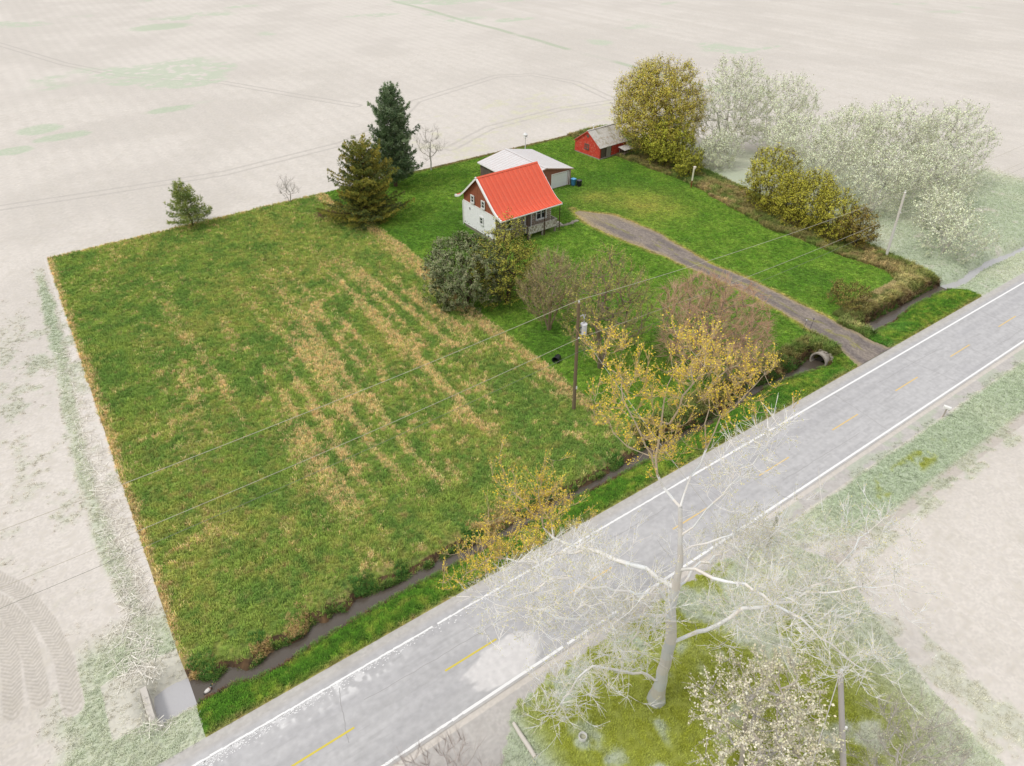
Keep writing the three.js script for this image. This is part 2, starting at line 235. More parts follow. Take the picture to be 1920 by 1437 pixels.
// ------------------------------------------------------------------ stream
{
  const strip = (u0, u1) => { const pos = [], idx = []; const n = Math.ceil((u1 - u0) * 2); for (let i = 0; i <= n; i++) { const u = lerp(u0, u1, i / n); pos.push(u, WATER, -(interp(NEARB, u, 1) - 0.5), u, WATER, -(interp(FARB, u, 1) + 0.5)); if (i < n) { const a = i * 2; idx.push(a, a + 2, a + 3, a, a + 3, a + 1); } } const g = new THREE.BufferGeometry(); g.setAttribute('position', new THREE.Float32BufferAttribute(pos, 3)); g.setIndex(idx); const uv = []; for (let i = 0; i < pos.length; i += 3) uv.push(pos[i] / 3, -pos[i + 2] / 3); g.setAttribute('uv', new THREE.Float32BufferAttribute(uv, 2)); g.computeVertexNormals(); return g; };
  const bump = dtex(256, 256, (i, j) => { const q = 255 * (0.6 * noise(i * 0.0625, j * 0.25) + 0.4 * noise(i * 0.25, j * 0.5)); return [q, q, q]; }, false); bump.wrapS = bump.wrapT = THREE.RepeatWrapping;
  const brown = new THREE.MeshStandardMaterial({ color: new THREE.Color().setRGB(0.095, 0.078, 0.062), roughness: 0.12, bumpMap: bump, bumpScale: 0.008 });
  const pale = new THREE.MeshStandardMaterial({ color: new THREE.Color().setRGB(0.45, 0.44, 0.45), roughness: 0.15, bumpMap: bump, bumpScale: 0.008 });
  struct('water', strip(-3.15, 58.2), brown, 'narrow brown stream beside the meadow');
  struct('water', strip(65.2, 83.4), brown, 'brown stream between the lawn and the road verge');
  struct('water', strip(-5.3, -3.15), pale, 'pale pool at the culvert headwall');
  struct('water', strip(83.4, 171), pale, 'pale stream running beyond the lot');
}

// ------------------------------------------------------------------ road
{
  const R = [-120, 300, 17.95, 24.75];
  const pos = [], g = new THREE.PlaneGeometry(420, 6.8, 210, 1); g.rotateX(-Math.PI / 2); g.translate(90, 0.03, -21.35); void pos;
  { const p = g.attributes.position, uv = g.attributes.uv; for (let i = 0; i < p.count; i++) uv.setXY(i, (p.getX(i) + 30) / 160, (-p.getZ(i) - R[2]) / 6.8); }
  const t = groundTex(-30, 130, R[2], R[3], 2048, 256, (u, v) => {
    const n1 = fbm(u * 0.12, v * 0.4), n3 = noise(u * 4.1, v * 4.1), n2 = fbm(u * 0.7, v * 1.4 + 9);
    let c = mixc([199, 197, 197], [191, 189, 190], sstep(0.3, 0.7, n1)); c = mixc(c, [184, 182, 182], 0.6 * sstep(0.55, 0.75, noise(u * 0.9, v * 9)) * sstep(0.3, 0.6, n2)); c = mixc(c, [186, 184, 184], 0.5 * sstep(0.5, 0.8, noise(u * 0.06, v * 1.5 + 3)) * sstep(45, 10, u));
    for (const tr of [19.0, 20.3, 22.0, 23.2]) c = mixc(c, [206, 204, 204], 0.35 * sstep(0.35, 0.1, Math.abs(v - tr)));
    if (u > 8 && u < 20) { const q = ((u - 13.3) / 2.6) ** 2 + ((v - 19.5) / 1.3) ** 2; c = mixc(c, [230, 226, 224], 0.9 * sstep(1.25, 0.7, q + 1.3 * (n2 - 0.5))); }
    if (u < 12) c = mixc(c, [232, 230, 229], 0.8 * sstep(0.55, 0.7, n2 * 0.5 + n3 * 0.5) * sstep(0.9, 0.2, Math.abs(v - 23.5)) * sstep(10, 4, u));
    const edge = sstep(24.35, 24.7, v + 0.25 * (n2 - 0.5)) + sstep(18.2, 17.98, v); c = mixc(c, [198, 193, 188], 0.7 * clamp(edge));
    const f = 0.95 + 0.07 * n3 + 0.03 * noise(u * 11, v * 11); return [c[0] * f, c[1] * f, c[2] * f];
  }); t.wrapS = THREE.MirroredRepeatWrapping;
  const road = struct('road', g, new THREE.MeshStandardMaterial({ map: t, roughness: 0.9 }), 'straight pale grey two-lane road');
  const r = rng(31), white = new THREE.MeshStandardMaterial({ color: new THREE.Color().setRGB(0.8, 0.79, 0.78), roughness: 0.8 }), yellow = mat([236, 205, 142], { roughness: 0.8 }), yellow2 = mat([226, 206, 84], { roughness: 0.8 });
  // ragged painted strip: short pieces with uneven edges and worn gaps
  function paint(u0, u1, vc, w, worn, y) {
    const pos = [], st = 0.35; for (let u = u0; u < u1 - 1e-6; u += st) { const wr = worn(u), e = Math.min(u + st, u1); if (r() < wr * 0.04) continue; const a = vc - w / 2 * (1 - wr * r()), b = vc + w / 2 * (1 - wr * r()), a2 = vc - w / 2 * (1 - wr * r()), b2 = vc + w / 2 * (1 - wr * r()); pos.push(u, y, -a, e, y, -a2, e, y, -b2, u, y, -a, e, y, -b2, u, y, -b); }
    const q = new THREE.BufferGeometry(); q.setAttribute('position', new THREE.Float32BufferAttribute(pos, 3)); q.computeVertexNormals(); return q;
  }
  const w1 = mesh('edge_line', paint(-60, 280, 24.12, 0.19, (u) => (u < 18 ? 0.6 : u < 33 ? 0.4 : 0.06), 0.035), white, road); w1.userData.label = 'worn white edge line along the lot side';
  mesh('edge_line', paint(-60, 280, 18.2, 0.19, (u) => (u < 9 ? 0.5 : 0.1), 0.035), white, road);
  { const q = []; for (let i = 0; i < 900; i++) { const u = -8 + 24 * r() * r() + 2, v = 24.02 - 0.55 * r() * r(), s = 0.015 + 0.04 * r(); q.push(new THREE.PlaneGeometry(s * 2, s).rotateX(-Math.PI / 2).translate(u, 0.034, -v)); } const m = mesh('paint_flakes', merge(q), white, road); m.userData.kind = 'stuff'; }
  // centre dashes; two of those nearest the camera are bright yellow
  for (let k = -6; k < 26; k++) { const u = 48.6 + 9.7 * k; mesh('centre_dash', paint(u, u + 3.75, 21.03, 0.13, () => 0.12, 0.035), u < 14 ? yellow2 : yellow, road); }
  // cracks across the lanes
  const dark = mat([172, 169, 168]);
  const crack = (u, v0, v1, slant) => { const pos = []; let x = u; const n = 26; const pt = []; for (let i = 0; i <= n; i++) { x += slant / n + 0.07 * (r() - 0.5); pt.push([x, lerp(v0, v1, i / n)]); } for (let i = 0; i < n; i++) { const w = 0.022; pos.push(pt[i][0] - w, 0.034, -pt[i][1], pt[i][0] + w, 0.034, -pt[i][1], pt[i + 1][0] + w, 0.034, -pt[i + 1][1], pt[i][0] - w, 0.034, -pt[i][1], pt[i + 1][0] + w, 0.034, -pt[i + 1][1], pt[i + 1][0] - w, 0.034, -pt[i + 1][1]); } const q = new THREE.BufferGeometry(); q.setAttribute('position', new THREE.Float32BufferAttribute(pos, 3)); q.computeVertexNormals(); mesh('crack', q, dark, road); };
  crack(52.5, 18.3, 24, 0.6); crack(64.5, 18.3, 24, -0.5); crack(3.2, 20.4, 23.7, 0.8); crack(79, 18.3, 24, 0.4); crack(42, 21.4, 24, 0.4); crack(95, 18.3, 24, 0.4); crack(27, 18.4, 21, 0.5); crack(34.5, 21, 24, -0.4); crack(71, 18.3, 21.2, 0.3); crack(-4, 18.3, 22, 0.5); for (let k = 0; k < 5; k++) { const u0 = [40, 58, 74, 20, 5][k], pos = []; let v = [19.6, 22.7, 19.4, 22.9, 22.2][k], u = u0; for (let i = 0; i < 34; i++) { const u2 = u + 0.3, v2 = v + 0.09 * (r() - 0.5), w = 0.018; pos.push(u, 0.034, -v + w, u2, 0.034, -v2 + w, u2, 0.034, -v2 - w, u, 0.034, -v + w, u2, 0.034, -v2 - w, u, 0.034, -v - w); u = u2; v = v2; } const q = new THREE.BufferGeometry(); q.setAttribute('position', new THREE.Float32BufferAttribute(pos, 3)); q.computeVertexNormals(); mesh('crack', q, dark, road); }
}
// driveway of dark gravel
{
  solid = true; const pos = [], uv = [], idx = [], nv = 150, nu = 8, R = [57, 68, 24, 71];
  for (let j = 0; j <= nv; j++) { const v = lerp(25.29, 70.2, j / nv), a = drvL(v), b = drvR(v); for (let i = 0; i <= nu; i++) { const u = lerp(a, b, i / nu), e = Math.sin(Math.PI * i / nu); pos.push(u, groundY(u, v) + 0.022 + 0.05 * Math.min(1, e * 2), -v); uv.push((u - R[0]) / 11, (v - R[2]) / 47); } }
  for (let j = 0; j < nv; j++) for (let i = 0; i < nu; i++) { const a = j * (nu + 1) + i, b = a + 1, c = a + nu + 1, d = c + 1; idx.push(a, b, d, a, d, c); }
  const g = new THREE.BufferGeometry(); g.setAttribute('position', new THREE.Float32BufferAttribute(pos, 3)); g.setAttribute('uv', new THREE.Float32BufferAttribute(uv, 2)); g.setIndex(idx); g.computeVertexNormals();
  const t = groundTex(...R, 512, 2048, (u, v) => { const a = drvL(v), b = drvR(v), s = (u - a) / (b - a), n2 = fbm(u * 0.9, v * 0.5), n3 = noise(u * 5, v * 1.1), n4 = noise(u * 9, v * 7); let c = mixc([158, 146, 134], [132, 121, 114], n3 * 0.6 + n2 * 0.4); c = mixc(c, [116, 107, 104], 0.6 * sstep(0.2, 0.05, Math.min(Math.abs(s - 0.25), Math.abs(s - 0.72))) * sstep(0.3, 0.6, n2)); c = mixc(c, [150, 146, 84], 0.7 * sstep(0.5, 0.66, n2 * 0.7 + n3 * 0.3) * sstep(0.22, 0.05, Math.abs(s - 0.5))); c = mixc(c, [170, 152, 118], 0.8 * sstep(0.2, 0.02, Math.min(s, 1 - s) + 0.2 * (n2 - 0.5)) + 0.7 * sstep(64, 70, v + 2 * n2)); const f = 0.88 + 0.24 * n4; return [c[0] * f, c[1] * f, c[2] * f]; });
  struct('driveway', g, gmat(t), 'dark gravel driveway from the road to the house'); solid = false;
}
console.log('ground done');

// ------------------------------------------------------------------ trees: builders
class Soup {                                          // triangles with colours
  constructor() { this.p = []; this.c = []; this.n = []; }
  tri(a, b, c, col, na, nb, nc) { this.p.push(a[0], a[1], a[2], b[0], b[1], b[2], c[0], c[1], c[2]); if (!na) { const x = b[0] - a[0], y = b[1] - a[1], z = b[2] - a[2], u = c[0] - a[0], v = c[1] - a[1], w = c[2] - a[2]; let q = [y * w - z * v, z * u - x * w, x * v - y * u]; const l = Math.hypot(...q) || 1; q = [q[0] / l, q[1] / l, q[2] / l]; na = nb = nc = q; } this.n.push(na[0], na[1], na[2], nb[0], nb[1], nb[2], nc[0], nc[1], nc[2]); for (let i = 0; i < 3; i++) this.c.push(col[0], col[1], col[2]); }
  quad(a, b, c, d, col) { this.tri(a, b, c, col); this.tri(a, c, d, col); }
  // a tapered tube along points [x, y, z] with radii; smooth sides
  tube(pts, rad, n, col, col2) {
    const rings = []; let ref = [0.31, 0.2, 0.93];
    for (let i = 0; i < pts.length; i++) {
      const a = pts[Math.max(0, i - 1)], b = pts[Math.min(pts.length - 1, i + 1)]; let d = [b[0] - a[0], b[1] - a[1], b[2] - a[2]]; const l = Math.hypot(...d) || 1; d = d.map((x) => x / l);
      let e = [d[1] * ref[2] - d[2] * ref[1], d[2] * ref[0] - d[0] * ref[2], d[0] * ref[1] - d[1] * ref[0]]; const el = Math.hypot(...e) || 1; e = e.map((x) => x / el); const f = [d[1] * e[2] - d[2] * e[1], d[2] * e[0] - d[0] * e[2], d[0] * e[1] - d[1] * e[0]];
      const ring = []; for (let k = 0; k < n; k++) { const t = k / n * Math.PI * 2, c = Math.cos(t), s = Math.sin(t), m = [e[0] * c + f[0] * s, e[1] * c + f[1] * s, e[2] * c + f[2] * s], R = rad[i]; const q = [pts[i][0] + m[0] * R, pts[i][1] + m[1] * R, pts[i][2] + m[2] * R]; q.n = m; ring.push(q); } rings.push(ring);
    }
    for (let i = 0; i + 1 < rings.length; i++) { const cl = col2 ? col2(i) : col; for (let k = 0; k < n; k++) { const m = (k + 1) % n; const A = rings[i][k], B = rings[i][m], D = rings[i + 1][m], F = rings[i + 1][k]; this.tri(A, B, D, cl, A.n, B.n, D.n); this.tri(A, D, F, cl, A.n, D.n, F.n); } }
  }
  geometry() { const g = new THREE.BufferGeometry(); g.setAttribute('position', new THREE.BufferAttribute(new Float32Array(this.p), 3)); g.setAttribute('color', new THREE.BufferAttribute(new Float32Array(this.c), 3)); g.setAttribute('normal', new THREE.BufferAttribute(new Float32Array(this.n), 3)); this.p = this.c = this.n = null; return g; }
}
const barkMat = new THREE.MeshStandardMaterial({ vertexColors: true, roughness: 0.95 });
const leafMat = new THREE.MeshStandardMaterial({ vertexColors: true, roughness: 0.8, side: THREE.DoubleSide });
const rdir = (r) => { const z = r() * 2 - 1, a = r() * 6.2832, s = Math.sqrt(1 - z * z); return [s * Math.cos(a), z, s * Math.sin(a)]; };
function leafAt(S, p, size, col, r, up = 0.3, tri = false, out = null) {        // a small pointed leaf cluster: four-cornered, folded
  let d = rdir(r); d = [d[0], d[1] * 0.7 + up, d[2]]; const l = Math.hypot(...d) || 1; d = d.map((x) => x / l * size);
  let e = rdir(r); const k = (e[0] * d[0] + e[1] * d[1] + e[2] * d[2]) / (size * size); e = [e[0] - d[0] * k, e[1] - d[1] * k, e[2] - d[2] * k]; const m = Math.hypot(...e) || 1; e = e.map((x) => x / m * size * 0.36);
  const q = [p[0] + d[0] * 0.45, p[1] + d[1] * 0.45, p[2] + d[2] * 0.45];
  if (tri) { // the leaf faces outward from its crown, as leaves do
    let A = [p[0] - e[0] * 1.3, p[1] - e[1] * 1.3, p[2] - e[2] * 1.3], B = [p[0] + e[0] * 1.3, p[1] + e[1] * 1.3, p[2] + e[2] * 1.3]; const D = [p[0] + d[0], p[1] + d[1], p[2] + d[2]]; let n = [e[1] * d[2] - e[2] * d[1], e[2] * d[0] - e[0] * d[2], e[0] * d[1] - e[1] * d[0]]; const nl = Math.hypot(...n) || 1; n = n.map((x) => x / nl); const w = out ?? [0, 1, 0];
    if (n[0] * w[0] + n[1] * w[1] + n[2] * w[2] < 0) { [A, B] = [B, A]; n = n.map((x) => -x); } n = [n[0] * 0.55 + w[0], n[1] * 0.55 + w[1], n[2] * 0.55 + w[2]]; const k2 = Math.hypot(...n) || 1; n = n.map((x) => x / k2); S.tri(A, B, D, col, n, n, n); return; }
  S.quad(p, [q[0] + e[0], q[1] + e[1], q[2] + e[2]], [p[0] + d[0], p[1] + d[1], p[2] + d[2]], [q[0] - e[0], q[1] - e[1], q[2] - e[2]], col);
}
const vary = (c, r, a = 0.25) => { const k = 1 - a / 2 + a * r(), h = 1 + 0.1 * (r() - 0.5); return [c[0] * k * h, c[1] * k, c[2] * k * (2 - h)]; };
// grows branches from a starting skeleton to points spread through a crown; pipe-model thickness
function grow(o, r) {
  const N = [];                                        // nodes: x y z parent
  const add = (p, par) => { N.push({ p, par, kids: 0, a: 0 }); if (par >= 0) N[par].kids++; return N.length - 1; };
  const paths = [];
  for (const line of o.skeleton) { let par = -1; if (N.length) { let best = 1e9; for (let i = 0; i < N.length; i++) { const d = Math.hypot(N[i].p[0] - line[0][0], N[i].p[1] - line[0][1], N[i].p[2] - line[0][2]); if (d < best) { best = d; par = i; } } }
    const path = par >= 0 ? [par] : [];
    const cv = new THREE.CatmullRomCurve3(line.map((p) => new THREE.Vector3(...p))), n = Math.max(3, Math.round(cv.getLength() / o.step * 0.8));
    for (let i = par >= 0 ? 1 : 0; i <= n; i++) { const q = cv.getPoint(i / n), w = (paths.length ? o.wobble ?? 0.1 : 0.08) * (i && i < n ? 1 : 0); par = add([q.x + w * (r() - 0.5), q.y, q.z + w * (r() - 0.5)], par); path.push(par); } paths.push(path); }
  const skel = N.length, tips = [];
  for (const t of o.targets) {
    let best = 1e9, at = 0; for (let i = 0; i < N.length; i++) { const p = N[i].p, dx = t[0] - p[0], dy = t[1] - p[1], dz = t[2] - p[2]; let d = Math.sqrt(dx * dx + dy * dy + dz * dz); if (dy < (o.droop ? -3 : 0)) d *= 1.5; if (i < 2) d += 3; d -= (i < skel ? 0 : -0.15); if (p[1] < (o.clear ?? 0)) d += 4; if (d < best) { best = d; at = i; } }
    const n = Math.max(2, Math.round(best / o.step)), a = N[at].p, path = [at]; let par = at; const lift = (o.lift ?? 0.16) * best, j = 0.12 * o.step;
    for (let i = 1; i <= n; i++) { const s = i / n, b = Math.sin(Math.PI * s) * lift * (o.droop ? 1 : -1); par = add([lerp(a[0], t[0], s) + j * (r() - 0.5), lerp(a[1], t[1], s) + b + j * (r() - 0.5), lerp(a[2], t[2], s) + j * (r() - 0.5)], par); path.push(par); }
    paths.push(path); tips.push(par);
  }
  for (let i = N.length - 1; i >= 0; i--) { if (!N[i].kids) N[i].a += 1; if (N[i].par >= 0) N[N[i].par].a += N[i].a; }
  const tot = N[0].a, ex = o.ex ?? 0.46; for (const n of N) n.r = Math.max(o.rTip, o.rBase * Math.pow(n.a / tot, ex));
  return { N, paths, tips, skel };
}
function woodSoup(T, o, r, colAt) {
  const trunk = new Soup(), br = new Soup();
  T.paths.forEach((path, k) => {
    const main = k === 0; if (path.length < 2) return; const pts = path.map((i) => T.N[i].p), rr = path.map((i) => T.N[i].r); if (!main && path.length > 1) rr[0] = k < (o.nSkel ?? 0) ? Math.max(rr[1], Math.min(rr[0] * 0.85, rr[1] * 1.35)) : rr[1]; if (main) { const e = pts[pts.length - 1], w = rr[rr.length - 1]; pts.push([e[0], e[1] + w * 0.55, e[2]], [e[0], e[1] + w * 0.8, e[2]]); rr.push(w * 0.75, 0.005); }
    if (main) { const k = o.nSkel ? 1.75 : 1.3; rr[0] *= k; if (rr.length > 2) { rr[1] *= 1 + (k - 1) * 0.4; rr[2] *= 1 + (k - 1) * 0.12; } } else rr[rr.length - 1] *= 0.6;
    const n = main ? 9 : rr[1] > 0.09 ? 6 : rr[1] > 0.035 ? 4 : 3; const base = vary(o.bark, r, 0.25);
    (main ? trunk : br).tube(pts, rr, n, base, colAt ? (i) => { const c = colAt(pts[i], main); return vary(c, r, 0.12); } : null);
  });
  return { trunk, br };
}
function crownPoints(n, r, shape) { const out = []; let guard = 0; while (out.length < n && guard++ < n * 60) { const p = shape(r); if (p) out.push(p); } return out; }
// rounded or spreading crown of given size with its foot at the origin; lobes give an uneven outline
function ellipCrown(rx, h0, h1, r0, o = {}) {
  const lobes = []; for (let i = 0; i < (o.lobes ?? 9); i++) { const a = i * 2.4 + r0() * 0.8, y = r0(); lobes.push([Math.cos(a), y, Math.sin(a), 0.72 + 0.42 * r0()]); }
  return (r) => { const x = r() * 2 - 1, z = r() * 2 - 1, y = r(); const prof = o.profile ? o.profile(y) : Math.sqrt(Math.max(0, 1 - (2 * y - 1) ** 2)); const d = Math.hypot(x, z); let k = 0.86; for (const l of lobes) { const dot = (x * l[0] + z * l[2]) / (d || 1) - 1.1 * Math.abs(y - l[1]); if (dot > 0.45) k = Math.max(k, l[3] * (0.85 + 0.3 * dot)); } if (d > prof * k) return null; if (d < prof * k * (o.hollow ?? 0.25) * r()) return null; return [x * rx, lerp(h0, h1, y), z * rx]; };
}
function leafyTree(name, label, category, u, v, o, group) {
  const r = rng(o.seed), y0 = groundY(u, v); const g = thing(name, label, category, u, v, y0 - 0.04, o.turn ?? r() * 6.28, group);
  const shape = ellipCrown(o.w / 2, o.h * (o.low ?? 0.2), o.h, r, o); const targets = crownPoints(o.tips, r, shape); targets.sort((a, b) => (Math.hypot(a[0], a[2]) + Math.abs(a[1] - o.h * 0.4) * 0.6) - (Math.hypot(b[0], b[2]) + Math.abs(b[1] - o.h * 0.4) * 0.6));
  const stems = o.stems ?? 1, sk = [];
  for (let i = 0; i < stems; i++) { const a = i / stems * 6.28 + r() * 0.7, s = stems > 1 ? 1 : 0.25, th = o.h * (o.trunk ?? 0.5); const fork = stems > 1 ? 0.1 : 0; sk.push([[0.04 * Math.cos(a) * i, 0, 0.04 * Math.sin(a) * i], [Math.cos(a) * (0.04 + fork) * th * s, th * 0.4, Math.sin(a) * 0.14 * th * s], [Math.cos(a) * (0.06 + 2.6 * fork) * th * s, th, Math.sin(a) * (0.06 + 2.6 * fork) * th * s]]); }
  const T = grow({ skeleton: sk, targets, step: o.step ?? 0.7, rTip: o.rTip ?? 0.012, rBase: o.rBase ?? o.h * 0.02, lift: o.lift, droop: o.droop, clear: o.h * (o.clear ?? 0.12), ex: o.ex }, r);
  const fine = !o.big, LN = fine ? 2.3 : 1, LS = fine ? 0.66 : 1, bark = alb(o.bark), W = woodSoup(T, { bark }, r), L = new Soup(), leafs = o.leaves.map((c) => alb(c, o.boost ?? 1.25));
  for (const t of T.tips) {                             // twigs with leaves at every tip
    const p = T.N[t].p, q = T.N[T.N[t].par].p; let d = [p[0] - q[0], p[1] - q[1], p[2] - q[2]]; const l = Math.hypot(...d) || 1; d = d.map((x) => x / l); let out = [p[0] / (o.w / 2), (p[1] - o.h * 0.45) / (o.h * 0.55) + 0.45, p[2] / (o.w / 2)]; { const m = Math.hypot(...out) || 1; out = out.map((x) => x / m); }
    for (let k = 0; k < (o.twigs ?? 4); k++) { const e = rdir(r), s = (o.twigL ?? 0.7) * (0.5 + r()), spread = o.spread ?? 0.75, x = [d[0] + e[0] * spread, d[1] + e[1] * spread + (o.twigUp ?? 0.25), d[2] + e[2] * spread], m = Math.hypot(...x), from = r() < 0.5 ? p : [lerp(q[0], p[0], r()), lerp(q[1], p[1], r()), lerp(q[2], p[2], r())], end = [from[0] + x[0] / m * s, from[1] + x[1] / m * s, from[2] + x[2] / m * s];
      const tw = o.twigR ?? 0.013; W.br.tube([from, end], [tw, tw * 0.4], 3, vary(o.twigBark ? alb(o.twigBark) : bark, r, 0.3));
      const n = Math.floor(o.leafN * LN + r()), ci = Math.floor(r() * leafs.length * 0.999); for (let i = 0; i < n; i++) { const f = 0.25 + 0.8 * r(), j = o.scatter ?? 0.12; leafAt(L, [lerp(from[0], end[0], f) + j * (r() - 0.5), lerp(from[1], end[1], f) + j * (r() - 0.5), lerp(from[2], end[2], f) + j * (r() - 0.5)], o.leaf * LS * (0.45 + 1.1 * r() * r() + 0.25 * r()), vary(r() < 0.75 ? leafs[ci] : leafs[Math.floor(r() * leafs.length * 0.999)], r, o.vary ?? 0.22), r, o.leafUp ?? 0.2, fine, out); } }
  }
  mesh('trunk', W.trunk.geometry(), barkMat, g); mesh('branches', W.br.geometry(), barkMat, g);
  if (o.leafN > 0) { const c = mesh('crown', L.geometry(), leafMat, g); c.userData.kind = 'stuff'; }
  return g;
}
function conifer(name, label, u, v, o) {
  const r = rng(o.seed), g = thing(name, label, 'tree', u, v, groundY(u, v) - 0.04, 0); const bark = alb(o.bark), tr = new Soup(), br = new Soup(), L = new Soup(), needles = o.needles.map((c) => alb(c, o.boost ?? 1.3));
  const lean = o.lean ?? 0.1; tr.tube([[0, 0, 0], [lean * 0.3, o.h * 0.3, 0], [lean * 0.8, o.h * 0.7, 0.05], [lean, o.h * 0.99, 0]], [o.h * 0.021, o.h * 0.016, o.h * 0.008, 0.02], 8, bark);
  let y = o.h * o.clear;
  while (y < o.h * 0.985) {
    const s = (y - o.h * o.clear) / (o.h * (1 - o.clear)), len0 = o.w / 2 * o.profile(s); const n = Math.max(4, Math.round(lerp(o.per[0], o.per[1], s)));
    const a0 = r() * 6.28;
    for (let k = 0; k < n; k++) {
      const a = a0 + k / n * 6.283 + 0.5 * (r() - 0.5), len = Math.max(0.25, len0 * (0.62 + 0.55 * r())), yy = y + (r() - 0.5) * o.gap, bx = lean * (yy / o.h), rise = lerp(o.rise[0], o.rise[1], s) + 0.15 * (r() - 0.5), ca = Math.cos(a), sa = Math.sin(a); const pts = []; const m = 5;
      for (let i = 0; i <= m; i++) { const t = i / m; pts.push([bx + ca * len * t, yy + len * (rise * t + o.curl * (t * t - 0.4 * t)), sa * len * t]); }
      const br0 = Math.max(0.012, len * 0.013); br.tube(pts, pts.map((_, i) => br0 * (1 - 0.8 * i / m)), 3, vary(bark, r, 0.2));
      const tone = needles[Math.floor(r() * needles.length * 0.999)], cnt = Math.round(len * o.dens);
      for (let i = 0; i < cnt; i++) {                    // sprays: side shoots carrying needle tufts
        const t = 0.12 + 0.92 * Math.pow(r(), 0.75), f = Math.min(m - 1e-4, t * m), q = Math.floor(f), w = f - q, A = pts[q], B = pts[q + 1], side = (r() - 0.5) * 2 * o.fan * len * (1.05 - t * 0.75) * 0.5, sag = -o.sag * Math.abs(side) - o.sag * 0.25 * r();
        const p = [lerp(A[0], B[0], w) - sa * side, lerp(A[1], B[1], w) + sag + (r() - 0.4) * o.thick, lerp(A[2], B[2], w) + ca * side], c = vary(r() < 0.8 ? tone : needles[Math.floor(r() * needles.length * 0.999)], r, 0.35);
        for (let z = 0; z < o.tuft; z++) { let d = rdir(r); d = [d[0] * 0.8 + ca * 0.75, d[1] * 0.7 + o.perk, d[2] * 0.8 + sa * 0.75]; const l = Math.hypot(...d) || 1, nl = o.needle * (0.6 + 0.7 * r()); d = d.map((x) => x / l * nl); const e = rdir(r).map((x) => x * o.nw); L.tri([p[0] - e[0], p[1] - e[1], p[2] - e[2]], [p[0] + e[0], p[1] + e[1], p[2] + e[2]], [p[0] + d[0], p[1] + d[1], p[2] + d[2]], c); }
      }
    }
    y += o.gap * (0.8 + 0.4 * r());
  }
  mesh('trunk', tr.geometry(), barkMat, g); mesh('branches', br.geometry(), barkMat, g); const c = mesh('crown', L.geometry(), leafMat, g); c.userData.kind = 'stuff'; return g;
}

// ------------------------------------------------------------------ trees on the lot
conifer('pine_tree', 'tall blue-green pine tree at the back edge of the lot', 44.0, 93.6, { seed: 3, h: 14.0, w: 8.6, clear: 0.1, bark: [110, 88, 66], needles: [[84, 104, 66], [102, 120, 84], [72, 92, 58], [126, 142, 108]], profile: (s) => Math.pow(1 - s, 0.6) * (0.86 + 0.14 * Math.sin(s * 21)) * (0.7 + 0.3 * Math.min(1, s * 5)) + 0.08, per: [10, 8], gap: 0.55, rise: [0.12, 0.75], curl: 0.28, dens: 26, fan: 0.95, sag: 0.05, thick: 0.5, tuft: 9, perk: 0.4, needle: 0.34, nw: 0.038, boost: 1.75, lean: 0.5 });
conifer('spruce_tree', 'broad olive-green spruce tree in front of the pine', 35.1, 84.9, { seed: 11, h: 10.4, w: 10.6, clear: 0.05, boost: 1.9, bark: [92, 74, 58], needles: [[108, 112, 42], [88, 96, 40], [126, 122, 46], [72, 82, 38], [140, 130, 52]], profile: (s) => Math.pow(1 - s, 0.6) * (0.82 + 0.2 * Math.sin(s * 17)) + 0.1, per: [12, 8], gap: 0.42, rise: [-0.02, 0.6], curl: 0.3, dens: 24, fan: 0.8, sag: 0.38, thick: 0.25, tuft: 8, perk: 0.12, needle: 0.25, nw: 0.036, lean: 0.4 });
conifer('pine_tree', 'small open-branched young pine alone on the back edge', 14.8, 96.3, { seed: 19, h: 6.3, w: 5.6, clear: 0.14, bark: [104, 82, 62], needles: [[118, 128, 66], [98, 112, 58], [138, 142, 84]], profile: (s) => Math.pow(1 - s, 0.75) * 0.95 + 0.08, per: [8, 6], gap: 0.4, rise: [0.1, 0.7], curl: 0.15, dens: 17, fan: 0.9, sag: 0.05, thick: 0.4, tuft: 8, perk: 0.4, needle: 0.34, nw: 0.026, boost: 2.2, lean: -0.4 });
leafyTree('bare_tree', 'leafless pale grey sapling between the pine and the garage', 'tree', 51.9, 96.6, { seed: 23, h: 7.0, w: 5.4, low: 0.25, tips: 70, twigs: 5, twigL: 0.8, leafN: 0, leaf: 0.1, leaves: [[200, 190, 180]], bark: [206, 198, 190], rBase: 0.11, rTip: 0.016, twigR: 0.014, trunk: 0.45 });
leafyTree('bare_tree', 'small leafless grey bush on the back edge beside the spruce', 'tree', 28.6, 96.9, { seed: 29, h: 4.0, w: 3.6, low: 0.15, tips: 60, twigs: 5, twigL: 0.6, leafN: 0, leaf: 0.1, leaves: [[200, 190, 180]], bark: [190, 182, 176], rBase: 0.08, rTip: 0.012, twigR: 0.011, trunk: 0.35, stems: 3 });
leafyTree('shrub', 'dense grey-green rounded shrub at the corner of the house', 'shrub', 34.4, 57.8, { seed: 37, h: 7.4, w: 8.2, low: 0.06, tips: 620, twigs: 6, twigL: 0.55, leafN: 5, leaf: 0.22, scatter: 0.3, leaves: [[96, 104, 70], [112, 116, 84], [80, 92, 54], [124, 122, 92], [88, 104, 52]], bark: [92, 74, 56], stems: 5, rBase: 0.17, lobes: 20, hollow: 0.75, spread: 0.5, profile: (y) => Math.sqrt(Math.max(0, 1 - ((y - 0.42) / 0.62) ** 2)) , boost: 2.1 });
